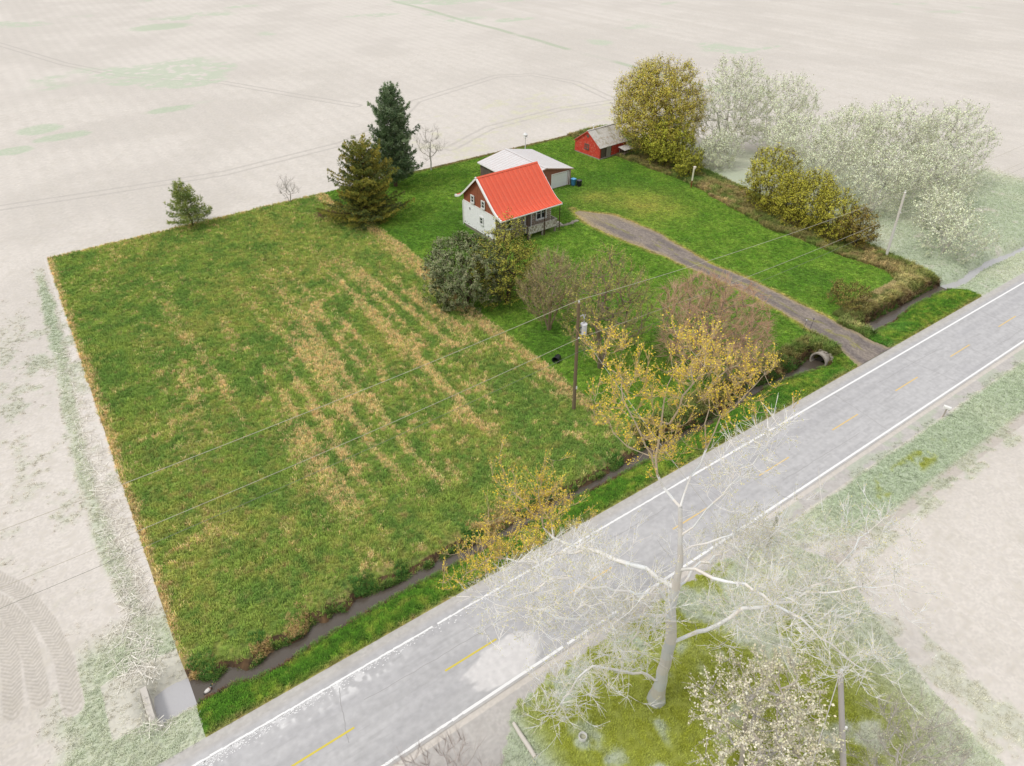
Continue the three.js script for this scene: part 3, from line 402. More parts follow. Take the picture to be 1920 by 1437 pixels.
leafyTree('maple_tree', 'yellow-green leafing tree in front of the house porch', 'tree', 38.0, 55.2, { seed: 41, h: 10.2, w: 7.4, low: 0.1, tips: 430, twigs: 6, twigL: 0.7, leafN: 3, leaf: 0.19, scatter: 0.25, leaves: [[150, 148, 52], [128, 132, 46], [112, 116, 48], [162, 152, 60]], bark: [88, 72, 54], stems: 3, rBase: 0.2, profile: (y) => (y < 0.45 ? 0.95 : 0.95 - 0.75 * (y - 0.45) / 0.55), boost: 1.8 });
leafyTree('maple_tree', 'brownish thinly leafed tree between the pole and the house', 'tree', 38.4, 48.0, { seed: 43, h: 9.4, w: 6.6, low: 0.12, tips: 380, twigs: 7, twigL: 0.85, leafN: 1.1, leaf: 0.15, scatter: 0.2, leaves: [[148, 140, 78], [134, 122, 70], [122, 128, 62]], bark: [150, 132, 108], twigBark: [190, 168, 136], stems: 3, rBase: 0.2, twigUp: 0.6, spread: 0.5, profile: (y) => Math.sin(Math.PI * Math.pow(y, 0.75)) * 0.95 + 0.1, boost: 1.7 });
leafyTree('maple_tree', 'tall open tree with tiny yellow-green leaves behind the transformer pole', 'tree', 38.4, 39.7, { seed: 47, h: 12.6, w: 8.6, low: 0.14, tips: 420, twigs: 6, twigL: 0.9, leafN: 1.7, leaf: 0.16, scatter: 0.22, leaves: [[160, 154, 70], [140, 142, 60], [128, 124, 62]], bark: [140, 124, 104], twigBark: [182, 162, 126], rBase: 0.27, stems: 2, trunk: 0.45, twigUp: 0.6, spread: 0.5, profile: (y) => Math.sin(Math.PI * Math.pow(y, 0.8)) * 0.9 + 0.14, boost: 1.7 });
leafyTree('maple_tree', 'spreading bare tree with reddish twigs beside the driveway', 'tree', 45.9, 33.6, { seed: 53, h: 9.6, w: 10.4, low: 0.16, tips: 700, twigs: 10, twigL: 0.95, leafN: 0.5, leaf: 0.11, scatter: 0.15, leaves: [[176, 118, 78], [168, 132, 84]], bark: [146, 128, 110], twigBark: [222, 184, 152], rBase: 0.25, rTip: 0.013, twigR: 0.013, trunk: 0.5, lift: 0.08, spread: 0.45, twigUp: -0.05, profile: (y) => Math.sqrt(Math.max(0, 1 - ((y - 0.35) / 0.68) ** 2)), boost: 1.3 });
const gold = [[166, 160, 50], [150, 148, 46], [174, 168, 58], [138, 138, 46]], olive = [[146, 146, 38], [126, 132, 36], [110, 114, 36], [160, 156, 50]];
leafyTree('willow_tree', 'huge golden willow tree beside the red shed', 'tree', 86.0, 80.4, { seed: 59, h: 14.6, w: 15.0, low: 0.06, tips: 1300, twigs: 7, twigL: 1.1, leafN: 2.9, leaf: 0.22, scatter: 0.5, leaves: [[178, 160, 60], [160, 148, 52], [190, 172, 76], [154, 152, 52], [176, 172, 62]], bark: [120, 98, 72], twigBark: [150, 128, 80], rBase: 0.5, trunk: 0.3, stems: 4, profile: (y) => Math.sqrt(Math.max(0, 1 - ((y - 0.5) / 0.58) ** 2)), boost: 1.75 });
leafyTree('willow_shrub', 'bright green-yellow bush under the huge willow, nearest the shed', 'shrub', 84.4, 76.8, { seed: 61, h: 7.4, w: 8.8, low: 0.04, tips: 420, twigs: 6, twigL: 0.8, leafN: 3, leaf: 0.25, scatter: 0.35, leaves: [[150, 152, 40], [132, 140, 40], [166, 164, 54]], bark: [90, 74, 50], stems: 6, rBase: 0.14, boost: 1.75 });
leafyTree('willow_shrub', 'low bright bush beside the willow near the white-topped post', 'shrub', 83.6, 71.2, { seed: 63, h: 4.2, w: 5.0, low: 0.04, tips: 200, twigs: 6, twigL: 0.7, leafN: 3, leaf: 0.23, scatter: 0.3, leaves: olive, bark: [90, 74, 50], stems: 6, rBase: 0.1, boost: 1.7 });
const HEDGE = [[82.6, 55.6, 9.0, 6.6, 'tallest golden bush of the hedge beside the lawn'], [82.5, 51.6, 6.4, 5.4, 'rounded golden bush beside the tallest one in the hedge'], [82.3, 48.4, 7.6, 5.6, 'upright golden bush in the middle of the hedge'], [82.3, 44.7, 6.2, 5.6, 'dark golden bush in the hedge beneath the power lines'], [82.6, 41.4, 4.9, 4.6, 'low brownish bush at the roadward end of the hedge']];
HEDGE.forEach(([u, v, h, w, label], i) => leafyTree('willow_shrub', label, 'shrub', u, v, { seed: 70 + i * 3, h, w, low: 0.04, tips: Math.round(h * w * 8), twigs: 6, twigL: 0.75, leafN: 2.6, leaf: 0.22, scatter: 0.3, leaves: i === 4 ? [[122, 104, 48], [140, 128, 44], [104, 92, 44]] : gold, bark: [88, 70, 50], twigBark: [122, 100, 62], stems: 6, rBase: 0.11, twigUp: 0.5, profile: (y) => Math.sqrt(Math.max(0, 1 - ((y - 0.4) / 0.62) ** 2)), boost: 1.8 }));
leafyTree('shrub', 'small scruffy olive bush between the driveway and the stream', 'shrub', 68.2, 32.6, { seed: 97, h: 2.7, w: 4.6, low: 0.05, tips: 180, twigs: 6, twigL: 0.5, leafN: 1.6, leaf: 0.16, scatter: 0.2, leaves: [[140, 132, 58], [122, 124, 52], [152, 138, 70]], bark: [122, 98, 66], stems: 7, rBase: 0.05, rTip: 0.01, boost: 1.4 });
// ------------------------------------------------------------------ bleached trees beyond the lot
const PALE = [[97.5, 76, 14.2, 12, 'tallest bleached tree beside the golden willow'], [103.5, 71, 12.0, 12, 'broad bleached tree behind the tallest one'], [98.5, 63, 8.4, 10, 'rounded bleached tree in the dip of the row'], [107.5, 60, 9.2, 10, 'bleached tree at the field edge behind the row'], [95.5, 54.5, 8.6, 9, 'bleached tree behind the tallest hedge bush'], [105, 50.5, 12.2, 11, 'bleached round tree towards the far end of the row'], [113, 47, 11.4, 11, 'last bleached tree of the row with bare twigs'], [94.5, 46.4, 8.6, 9.5, 'bleached tree behind the roadward end of the hedge'], [103, 43.2, 8.2, 9, 'bleached tree right behind the pale utility pole'], [90.2, 71, 5.5, 6, 'low bleached bush against the golden willow'], [96.5, 37.6, 5.2, 7, 'low bleached bush between the pale pole and the meadow'], [89.6, 33.6, 6.2, 8.6, 'round bleached bush leaning over the pale stream']];
PALE.forEach(([u, v, h, w, label], i) => leafyTree('pale_tree', label, h < 7 ? 'bush' : 'tree', u, v, { seed: 120 + i * 7, h, w, low: h < 7 ? 0.04 : 0.1, tips: Math.round(clamp(h * w * 3.6, 200, 560)), twigs: 6, twigL: 1.0, leafN: 1.9, leaf: 0.24, scatter: 0.35, vary: 0.08, leaves: [[216, 222, 184], [210, 217, 184], [220, 222, 194], [206, 214, 176]], bark: [224, 219, 208], twigBark: [230, 226, 214], stems: h < 7 ? 7 : 4, rBase: h * 0.02, rTip: 0.016, twigR: 0.016, trunk: 0.45, twigUp: 0.35, profile: (y) => Math.sqrt(Math.max(0, 1 - ((y - 0.48) / 0.6) ** 2)), boost: 1.45 }, 'bleached trees beyond the lot'));
leafyTree('pale_tree', 'small bleached tree with dense pale buds beside the wooden pole', 'tree', 19.9, 6.9, { seed: 211, big: true, h: 9.4, w: 6.4, low: 0.2, tips: 330, twigs: 8, twigL: 0.6, leafN: 5, leaf: 0.115, scatter: 0.1, leaves: [[226, 220, 196], [216, 210, 186], [230, 224, 204], [208, 206, 164]], bark: [206, 198, 190], twigBark: [222, 214, 200], rBase: 0.22, rTip: 0.014, twigR: 0.012, trunk: 0.45, stems: 2, step: 0.5, twigUp: 0.35, boost: 1.3, profile: (y) => Math.sqrt(Math.max(0, 1 - ((y - 0.5) / 0.58) ** 2)) });
leafyTree('pale_bush', 'bleached bare twiggy bush at the bottom edge by the road', 'bush', 5.8, 13.9, { seed: 223, h: 4.3, w: 6.2, low: 0.1, tips: 260, twigs: 8, twigL: 0.7, leafN: 0, leaf: 0.1, leaves: [[210, 200, 190]], bark: [206, 194, 188], rBase: 0.1, rTip: 0.01, twigR: 0.008, stems: 6, trunk: 0.5, step: 0.5, twigUp: 0.7, spread: 0.4 });
leafyTree('pale_bush', 'bleached bare bush at the foot of the wooden pole', 'bush', 26.4, 1.9, { seed: 227, h: 4.6, w: 6.0, low: 0.1, tips: 240, twigs: 8, twigL: 0.7, leafN: 0.4, leaf: 0.09, leaves: [[220, 216, 180]], bark: [214, 206, 198], rBase: 0.1, rTip: 0.01, twigR: 0.009, stems: 6, trunk: 0.5, step: 0.5, twigUp: 0.5, spread: 0.5 });
// ------------------------------------------------------------------ the great half-bleached tree across the road
{
  const LIMBS = [
    [[0, 0, 0], [0, 3, 0], [0, 5.81, 0], [-0.24, 9.37, 0.29], [-0.17, 11.97, 0.36], [-0.31, 14.24, 0.58], [-0.46, 15.93, 0.81]],
    [[-0.46, 15.93, 0.81], [-0.75, 16.54, 1.5], [-0.87, 17.8, 2.08], [-0.66, 19.42, 2.42], [-0.4, 20.93, 2.73], [0.19, 22.18, 2.8], [0.49, 22.86, 2.83]],
    [[-0.75, 16.54, 1.5], [-1.87, 18.84, 1.8], [-2.39, 20.23, 1.92], [-3.16, 22.13, 2.21], [-3.35, 23.2, 2.59], [-3.84, 23.87, 3.18]],
    [[-0.87, 17.8, 2.08], [-1.12, 17.9, 3.72], [-1.45, 18.59, 4.93], [-1.47, 19.21, 5.92]],
    [[-0.66, 19.42, 2.42], [-0.51, 21.14, 1.83], [-0.78, 23.22, 1.28], [-0.98, 24.24, 1.17]],
    [[-0.31, 14.24, 0.58], [-0.13, 16.72, -0.39], [-0.07, 18.97, -1.17], [-0.11, 20.92, -1.88], [-0.43, 22.71, -2.14]],
    [[-0.46, 15.93, 0.81], [0.36, 17.15, 1.21], [1.46, 18.38, 1.42], [2.26, 19.79, 1.47], [3.29, 20.3, 1.36], [3.96, 21.32, 1.13]],
    [[1.46, 18.38, 1.42], [1.67, 19.56, 2.0], [2.08, 20.89, 2.21], [2.78, 21.47, 2.2]],
    [[-0.33, 10.53, 0.35], [-1.54, 11.25, 2.3], [-2.63, 11.05, 4.29], [-3.46, 11.14, 5.84], [-4.12, 12.5, 7.04], [-4.72, 13.44, 8.2]],
    [[-3.46, 11.14, 5.84], [-3.48, 12.49, 6.84], [-3.36, 13.24, 7.49]],
    [[-2.63, 11.05, 4.29], [-4.24, 8.95, 6.64], [-5.56, 8.43, 8.3], [-7.01, 6.03, 9.8]],
    [[0, 5.81, 0], [1.05, 7.5, -1.23], [1.75, 9.68, -2.21], [2.56, 11.06, -3.26], [4.13, 12.62, -4.85], [5.93, 13.55, -6.6]],
    [[2.56, 11.06, -3.26], [4.89, 11.96, -4.16], [6.21, 13.59, -4.36], [7.11, 14.75, -4.5]],
    [[-0.24, 11.89, 0.42], [-0.04, 13.81, -2.42], [0.41, 13.86, -3.95], [1.05, 13.34, -5.38], [2.22, 12.03, -6.93], [3.42, 10.86, -8.02]],
    [[0, 2.2, 0], [-1.5, 3.6, 0.5], [-4.43, 5.9, 1.4], [-5.49, 4.02, 1.65], [-6.28, 2.19, 1.96]],
    [[-0.27, 9.23, 0.31], [-2.65, 12.37, 0.03], [-3.33, 11.17, -0.35], [-4.09, 8.75, -0.3]],
    [[-0.17, 8.33, 0.24], [-2.96, 10.22, 0.25], [-4.96, 11.78, 0.42], [-7.69, 13.55, 1.12], [-9.81, 14.93, 1.99]],
    [[-0.19, 12.72, 0.5], [2.73, 12.85, -0.09], [4.85, 12.64, -0.71], [7.47, 10.93, -1.82]],
    [[-0.33, 10.53, 0.35], [3.1, 9.58, 0.88], [5.61, 9.55, 0.47], [8.64, 7.21, -0.69]],
    [[-2.65, 12.37, 0.03], [-5.5, 14.7, 0.19], [-7.82, 16.39, 0.6], [-9.55, 16.19, 1.08]]];
  const r = rng(401), g = thing('poplar_tree', 'great bare tree across the road, bleached below with golden buds above', 'tree', 19, 12.4, -0.05), skeleton = LIMBS.map((l) => l.map(([x, y, v]) => [x, y, -v]));
  const targets = []; skeleton.forEach((l, k) => { if (!k) return; const cv = new THREE.CatmullRomCurve3(l.map((p) => new THREE.Vector3(...p))), up = k <= 7, n = Math.round(cv.getLength() * (up ? 8 : 19)); for (let i = 0; i < n; i++) { const t = 0.25 + 0.75 * r(), p = cv.getPoint(Math.min(1, t)), d = rdir(r), s = up ? 0.35 + 1.15 * r() : 0.5 + 2.4 * r() * r() + 0.7 * r(); targets.push([p.x + d[0] * s, p.y + d[1] * s * 0.75 + (up ? 0.7 : 0.25), p.z + d[2] * s]); } });
  for (let i = targets.length - 1; i > 0; i--) { const j = Math.floor(r() * (i + 1)); [targets[i], targets[j]] = [targets[j], targets[i]]; }
  const T = grow({ skeleton, targets, step: 0.55, rTip: 0.011, rBase: 0.34, lift: 0.14, wobble: 0.34, clear: 2.0, ex: 0.58 }, r);
  const live = (p) => -p[2] + 0.65 * p[1] > 13.1, bleach = [0.85, 0.83, 0.8], stemC = [0.66, 0.64, 0.61], natural = alb([206, 188, 160]), twigN = alb([210, 184, 132], 1.1), W = woodSoup(T, { bark: bleach, nSkel: skeleton.length }, r, (p, main) => (live(p) ? natural : main ? stemC : bleach)), L = new Soup();
  const buds = [[220, 188, 50], [206, 184, 46], [188, 176, 58], [222, 198, 86]].map((c) => alb(c, 1.5)), paleBuds = [[222, 214, 158], [214, 208, 168], [206, 204, 140]].map((c) => alb(c, 1.2));
  for (const t of T.tips) { const p = T.N[t].p, q = T.N[T.N[t].par].p; let d = [p[0] - q[0], p[1] - q[1], p[2] - q[2]]; const l = Math.hypot(...d) || 1; d = d.map((x) => x / l); const on = live(p);
    for (let k = 0; k < 6; k++) { const e = rdir(r), s = 0.3 + 0.6 * r(), x = [d[0] + e[0] * 0.7, d[1] + e[1] * 0.6 + (on ? 0.75 : 0.15), d[2] + e[2] * 0.7], m = Math.hypot(...x), f = r(), from = [lerp(q[0], p[0], f), lerp(q[1], p[1], f), lerp(q[2], p[2], f)], end = from.map((c, i) => c + x[i] / m * s); W.br.tube([from, end], [0.011, 0.005], 3, vary(on ? twigN : bleach, r, 0.15));
      const n = on ? 4.2 : 1.5; for (let i = 0; i < n; i++) { const w = 0.35 + 0.7 * r(); leafAt(L, end.map((c, z) => lerp(from[z], c, w) + 0.08 * (r() - 0.5)), (on ? 0.07 : 0.06) * (0.6 + 0.8 * r()), vary((on ? buds : paleBuds)[Math.floor(r() * (on ? 3.99 : 2.99))], r, 0.3), r, 0.4); } } }
  mesh('trunk', W.trunk.geometry(), barkMat, g); mesh('branches', W.br.geometry(), barkMat, g); const c = mesh('crown', L.geometry(), leafMat, g); c.userData.kind = 'stuff';
}
console.log('trees done');

// ------------------------------------------------------------------ building materials
function grain(w, h, fn, raw) { const t = dtex(w, h, (i, j) => { const c = fn(i / w, j / h); return raw ? c : [albS(c[0]), albS(c[1]), albS(c[2])]; }); t.wrapS = t.wrapT = THREE.RepeatWrapping; return t; }
// boxes get uv in metres so that wear keeps its size: texture repeats every 4 m
function metric(g, k = 4, du = 0, dv = 0) { const p = g.attributes.position, n = g.attributes.normal, uv = new Float32Array(p.count * 2); for (let i = 0; i < p.count; i++) { const x = Math.abs(n.getX(i)), y = Math.abs(n.getY(i)), z = Math.abs(n.getZ(i)); let a, b; if (y > x && y > z) { a = p.getX(i); b = p.getZ(i); } else if (x > z) { a = p.getZ(i); b = p.getY(i); } else { a = p.getX(i); b = p.getY(i); } uv[2 * i] = a / k + du; uv[2 * i + 1] = b / k + dv; } g.setAttribute('uv', new THREE.BufferAttribute(uv, 2)); return g; }
const tm = (t, o = {}) => new THREE.MeshStandardMaterial({ map: t, roughness: 0.85, ...o });
const WM = {
  white: tm(grain(256, 256, (x, y) => { const n = fbm(x * 40, y * 14), m = noise(x * 90, y * 30); let c = mixc([246, 246, 246], [226, 226, 226], n); c = mixc(c, [176, 166, 156], 0.6 * sstep(0.78, 0.9, m * 0.5 + n * 0.5)); return c; }, true)),
  peel: tm(grain(256, 256, (x, y) => { const n = fbm(x * 26, y * 20), m = noise(x * 60, y * 40); return mixc([240, 240, 240], [132, 122, 116], 0.8 * sstep(0.6, 0.68, n * 0.6 + m * 0.4)); }, true)),
  brown: tm(grain(128, 128, (x, y) => mixc([176, 104, 74], [150, 84, 58], fbm(x * 30, y * 8)))),
  roof: new THREE.MeshStandardMaterial({ map: grain(256, 256, (x, y) => mixc(mixc([255, 116, 82], [244, 104, 72], fbm(x * 12, y * 5)), [232, 118, 92], 0.5 * sstep(0.6, 0.75, fbm(x * 40, y * 3)))), roughness: 0.55 }),
  roof2: new THREE.MeshStandardMaterial({ map: grain(256, 256, (x, y) => mixc(mixc([246, 108, 76], [234, 96, 66], fbm(x * 12, y * 5)), [224, 110, 86], 0.5 * sstep(0.6, 0.75, fbm(x * 40 + 9, y * 3)))), roughness: 0.55 }),
  trim: tm(grain(64, 64, (x, y) => mixc([250, 248, 246], [232, 228, 226], noise(x * 20, y * 20)), true)),
  log: [0, 1, 2, 3].map((k) => tm(grain(256, 64, (x, y) => { const n = fbm(x * 22 + k * 19, y * 9), m = noise(x * 60, y * 6 + k * 7); return mixc(mixc([190, 172, 152], [142, 122, 106], n), [220, 210, 196], 0.5 * sstep(0.6, 0.8, m)); }))),
  chink: mat([232, 226, 216]), stone: tm(grain(128, 128, (x, y) => mixc([176, 166, 154], [138, 128, 118], fbm(x * 20, y * 20)))),
  porch: [0, 1, 2].map((k) => tm(grain(64, 128, (x, y) => { const n = fbm(x * 10 + k * 31, y * 18); return mixc([226, 220, 212], [158, 142, 126], sstep(0.42, 0.66, n)); }))),
  post: mat([96, 66, 54]), dark: mat([62, 46, 38]), frame: mat([246, 246, 244], { roughness: 0.6 }),
  glass: new THREE.MeshPhysicalMaterial({ color: new THREE.Color().setRGB(0.03, 0.035, 0.035), roughness: 0.08, clearcoat: 0.6 }),
  metal: [0, 1, 2].map((k) => tm(grain(128, 256, (x, y) => { const n = fbm(x * 6 + k * 13, y * 10), m = fbm(x * 14, y * 22 + k * 9); let c = mixc([240, 236, 236], [222, 216, 214], n); return mixc(c, [200, 160, 138], 0.6 * sstep(0.7, 0.8, m)); }), { roughness: 0.6 })),
  tin: [0, 1, 2, 3].map((k) => tm(grain(64, 256, (x, y) => { const n = fbm(x * 4 + k * 17, y * 7), m = fbm(x * 9 + k * 5, y * 16); let c = mixc([236, 232, 228], [206, 200, 192], n); c = mixc(c, [190, 170, 150], 0.7 * sstep(0.52, 0.66, m) * sstep(0.15, 0.5, y)); return mixc(c, [140, 132, 96], 0.35 * (k === 3 ? sstep(0.4, 0.6, n) : 0)); }), { roughness: 0.6 })),
  grey: [0, 1, 2].map((k) => tm(grain(64, 256, (x, y) => mixc([140, 122, 110], [96, 82, 74], fbm(x * 12 + k * 9, y * 6))))),
  brick: tm(grain(256, 256, (x, y) => mixc([174, 116, 94], [140, 90, 72], fbm(x * 30, y * 60)))),
  red: [0, 1, 2, 3].map((k) => tm(grain(64, 256, (x, y) => { const n = fbm(x * 8 + k * 23, y * 12), m = fbm(x * 16, y * 26 + k * 11); let c = mixc([240, 88, 64], [210, 64, 50], n); c = mixc(c, [236, 132, 110], 0.8 * sstep(0.6, 0.7, m)); return mixc(c, [216, 180, 160], 0.7 * sstep(0.72, 0.8, m)); }))),
  concrete: tm(grain(128, 128, (x, y) => mixc([190, 182, 172], [156, 146, 134], fbm(x * 20, y * 20)))),
};
function windowUnit(parent, w, h, x, y, z, facing, panes = 1, name = 'window') {  // facing: 0 = front (+z), 1 = gable (-x)
  const g = new THREE.Group(); g.name = name; g.position.set(x, y, z); if (facing === 1) g.rotation.y = -Math.PI / 2; parent.add(g); const t = 0.16;
  mesh('frame', merge([box(w + 2 * t, t, 0.1, 0, h / 2 + t / 2, 0.05), box(w + 2 * t, t * 1.1, 0.16, 0, -h / 2 - t * 0.55, 0.08), box(t, h, 0.1, -w / 2 - t / 2, 0, 0.05), box(t, h, 0.1, w / 2 + t / 2, 0, 0.05), ...Array.from({ length: panes - 1 }, (_, i) => box(0.16, h, 0.09, -w / 2 + w * (i + 1) / panes, 0, 0.045)), box(w, 0.05, 0.06, 0, 0, 0.03)]), WM.frame, g);
  for (let i = 0; i < panes; i++) mesh('pane', box(w / panes - (panes > 1 ? 0.16 : 0.004), h - 0.004, 0.02, -w / 2 + w * (i + 0.5) / panes, 0, 0.012), WM.glass, g);
  return g;
}
// a roof panel strip: follows a profile of [t, y] from x0 to x1 with a raised rib on one side; t runs away from the front
function panelGeo(prof, x0, x1, th, rib, ribH) {
  const P = []; const quad = (a, b, c, d) => P.push(...a, ...b, ...c, ...a, ...c, ...d); const sec = [[x0, 0], [x1 - rib, 0], [x1 - rib * 0.75, ribH], [x1 - rib * 0.25, ribH], [x1 - 0.004, 0]];
  const at = (k, s) => [s[0], prof[k][1] + s[1], -prof[k][0]]; const lowAt = (k, x) => [x, prof[k][1] - th, -prof[k][0]]; const flip = prof[0][0] > prof[prof.length - 1][0]; const q = (a, b, c, d) => (flip ? quad(a, d, c, b) : quad(a, b, c, d));
  for (let k = 0; k + 1 < prof.length; k++) { for (let i = 0; i + 1 < sec.length; i++) q(at(k, sec[i]), at(k, sec[i + 1]), at(k + 1, sec[i + 1]), at(k + 1, sec[i])); q(lowAt(k, x1), lowAt(k, x0), lowAt(k + 1, x0), lowAt(k + 1, x1)); q(lowAt(k, x0), at(k, sec[0]), at(k + 1, sec[0]), lowAt(k + 1, x0)); q(at(k, sec[4]), lowAt(k, x1 - 0.004), lowAt(k + 1, x1 - 0.004), at(k + 1, sec[4])); }
  for (const k of [0, prof.length - 1]) { const a = lowAt(k, x0), b = lowAt(k, x1 - 0.004), c = at(k, sec[4]), d = at(k, sec[0]); (k === 0) ? q(a, b, c, d) : q(b, a, d, c); }
  const g = new THREE.BufferGeometry(); g.setAttribute('position', new THREE.Float32BufferAttribute(P, 3)); g.computeVertexNormals(); return metric(g, 3, x0 * 0.37);
}
// ------------------------------------------------------------------ house
{
  const r = rng(501), W = 7.2, Lg = 9.13, HW = 3.65, g = thing('house', 'white and log house with a bright orange-red metal roof', 'house', 45.31, 68.25, 0, 0.03);
  const prof = [[-1.78, 3.78], [-1.25, 3.9], [-0.7, 4.12], [-0.1, 4.5], [0.6, 5.06], [3.63, 7.72]], back = [[8.75, 3.95], [8.25, 4.05], [7.75, 4.25], [7.2, 4.6], [6.6, 5.08], [3.63, 7.72]];
  mesh('foundation', metric(box(Lg - 0.1, 0.62, W - 0.1, Lg / 2, 0.11, -W / 2)), WM.stone, g);
  // gable wall: clapboards, the lowest ones peeling
  const bh = 0.2; const wall = new THREE.Group(); wall.name = 'wall'; g.add(wall); const lowB = 0.42;
  mesh('sheathing', box(0.12, HW - lowB, W, 0.07, (HW + lowB) / 2, -W / 2), WM.chink, wall);
  for (let i = 0; lowB + i * bh < HW - 0.1; i++) { const y = lowB + i * bh + bh / 2, q = box(0.035, bh + 0.012, W + 0.02, -0.006, y, -W / 2); q.rotateZ(0); const p = q.attributes.position; for (let k = 0; k < p.count; k++) if (p.getX(k) < 0 && p.getY(k) < y) p.setX(k, p.getX(k) - 0.03); q.computeVertexNormals(); metric(q, 4, i * 0.13, i * 0.29); mesh('clapboard', q, i < 2 ? WM.peel : WM.white, wall); }
  mesh('corner_board', box(0.09, HW - lowB, 0.16, -0.03, (HW + lowB) / 2, -W - 0.05), WM.trim, g); mesh('corner_board', box(0.09, HW - lowB, 0.14, -0.035, (HW + lowB) / 2, 0.04), WM.trim, g);
  // brown gable above: vertical boards cut to the roof slope
  const gab = new THREE.Group(); gab.name = 'gable'; g.add(gab); const under = (t) => { const pr = t < 3.63 ? prof : back; for (let k = 0; k + 1 < pr.length; k++) { const a = pr[k], b = pr[k + 1]; if ((t - a[0]) * (t - b[0]) <= 0) return lerp(a[1], b[1], (t - a[0]) / (b[0] - a[0])) - 0.16; } return 4; };
  for (let i = 0; i < 24; i++) { const t0 = i * 0.3, t1 = t0 + 0.292, y0 = HW + 0.02, a = under(t0), b = under(t1); const s = new THREE.Shape([[-t0, y0], [-t1, y0], [-t1, b], [-t0, a]].map((p) => new THREE.Vector2(...p))); const q = new THREE.ExtrudeGeometry(s, { depth: 0.05 + 0.008 * (i % 2), bevelEnabled: false }).rotateY(-Math.PI / 2); q.translate(0.05, 0, 0); const p = q.attributes.position; for (let k = 0; k < p.count; k++) p.setZ(k, p.getZ(k)); mesh('gable_board', metric(q, 4, i * 0.2), WM.brown, gab); }
  for (const sgn of [1]) { void sgn; const s = new THREE.Shape([[0, HW], [-W, HW], [-W, under(W)], [-3.63, under(3.63)], [0, under(0)]].map((p) => new THREE.Vector2(...p))); const q = new THREE.ExtrudeGeometry(s, { depth: 0.1, bevelEnabled: false }).rotateY(-Math.PI / 2); q.translate(Lg - 0.02, 0, 0); mesh('rear_gable', metric(q), WM.brown, g); }
  mesh('belt_board', box(0.06, 0.1, W + 0.1, -0.05, HW + 0.02, -W / 2), WM.trim, g);
  mesh('side_wall', metric(box(0.14, HW - 0.4, W, Lg - 0.08, (HW + 0.4) / 2, -W / 2)), WM.white, g); mesh('back_wall', metric(box(Lg - 0.3, HW - 0.4, 0.14, Lg / 2, (HW + 0.4) / 2, -W + 0.08)), WM.white, g);
  mesh('ceiling', box(Lg - 0.4, 0.08, W - 0.4, Lg / 2, HW - 0.06, -W / 2), WM.chink, g);
  // front wall of squared logs with pale mortar
  const fr = new THREE.Group(); fr.name = 'log_wall'; g.add(fr); mesh('mortar', box(Lg - 0.16, HW + 0.55, 0.1, Lg / 2, 0.4 + (HW + 0.55) / 2, -0.1), WM.chink, fr);
  for (let i = 0; i < 13; i++) { const y = 0.42 + i * 0.29; mesh('log', metric(rbox(Lg - 0.08 * (i % 2), 0.18 + 0.02 * r(), 0.12, 0.035, Lg / 2, y + 0.13, -0.02), 4, i * 0.31, i * 0.17), WM.log[i % 4], fr); }
  // windows and door
  windowUnit(g, 0.5, 0.78, -0.055, 4.45, -4.95, 1); windowUnit(g, 0.5, 0.78, -0.055, 4.45, -2.55, 1); windowUnit(g, 0.52, 0.8, -0.06, 2.15, -3.0, 1); windowUnit(g, 1.5, 1.45, 7.35, 2.42, 0.05, 0, 2); windowUnit(g, 0.8, 1.2, 2.0, 2.2, 0.05, 0);
  { const d = new THREE.Group(); d.name = 'door'; d.position.set(5.15, 0.95, 0.05); g.add(d); mesh('panel', box(0.9, 2.1, 0.05, 0, 1.05, 0.03), mat([120, 104, 92]), d); mesh('frame', merge([box(0.14, 2.25, 0.12, -0.52, 1.12, 0.06), box(0.14, 2.25, 0.12, 0.52, 1.12, 0.06), box(1.18, 0.14, 0.12, 0, 2.2, 0.06)]), WM.frame, d); mesh('knob', new THREE.SphereGeometry(0.04, 10, 8).translate(0.36, 1.0, 0.08), mat([200, 180, 120], { metalness: 0.8, roughness: 0.35 }), d); }
  mesh('vent', box(0.1, 0.28, 0.16, -0.07, 2.95, -5.7), mat([150, 146, 140]), g); mesh('meter', rbox(0.14, 0.36, 0.24, 0.04, -0.08, 1.4, -0.6), mat([150, 150, 152], { metalness: 0.3 }), g);
  for (const [y, z] of [[0.52, -2.3], [0.52, -1.5]]) mesh('cellar_vent', box(0.05, 0.16, 0.34, -0.045, y, z), mat([84, 84, 96]), g);
  // roof: raised-rib sheets, both sides, white barge boards and fascia
  const roof = new THREE.Group(); roof.name = 'roof'; g.add(roof); const x0 = -0.36, x1 = Lg + 0.36, n = 26, pw = (x1 - x0) / n;
  for (let i = 0; i < n; i++) { mesh('roof_panel', panelGeo(prof, x0 + i * pw, x0 + (i + 1) * pw, 0.05, 0.08, 0.075), i % 2 ? WM.roof : WM.roof2, roof); mesh('roof_panel', panelGeo(back, x0 + i * pw, x0 + (i + 1) * pw, 0.05, 0.08, 0.075), i % 2 ? WM.roof : WM.roof2, roof); }
  mesh('ridge_cap', new THREE.ExtrudeGeometry(new THREE.Shape([[-0.16, -0.15], [0, -0.005], [0.16, -0.15], [0.16, -0.12], [0, 0.03], [-0.16, -0.12]].map((p) => new THREE.Vector2(...p))), { depth: x1 - x0, bevelEnabled: false }).rotateY(Math.PI / 2).translate(x0, 7.79, -3.63), WM.roof, roof);
  const barge = (pr, x) => { const pts = [...pr.map(([t, y]) => [t, y + 0.03]), ...pr.slice().reverse().map(([t, y]) => [t, y - 0.24])]; return new THREE.ExtrudeGeometry(new THREE.Shape(pts.map(([t, y]) => new THREE.Vector2(-t, y))), { depth: 0.06, bevelEnabled: false }).rotateY(-Math.PI / 2).translate(x, 0, 0); };
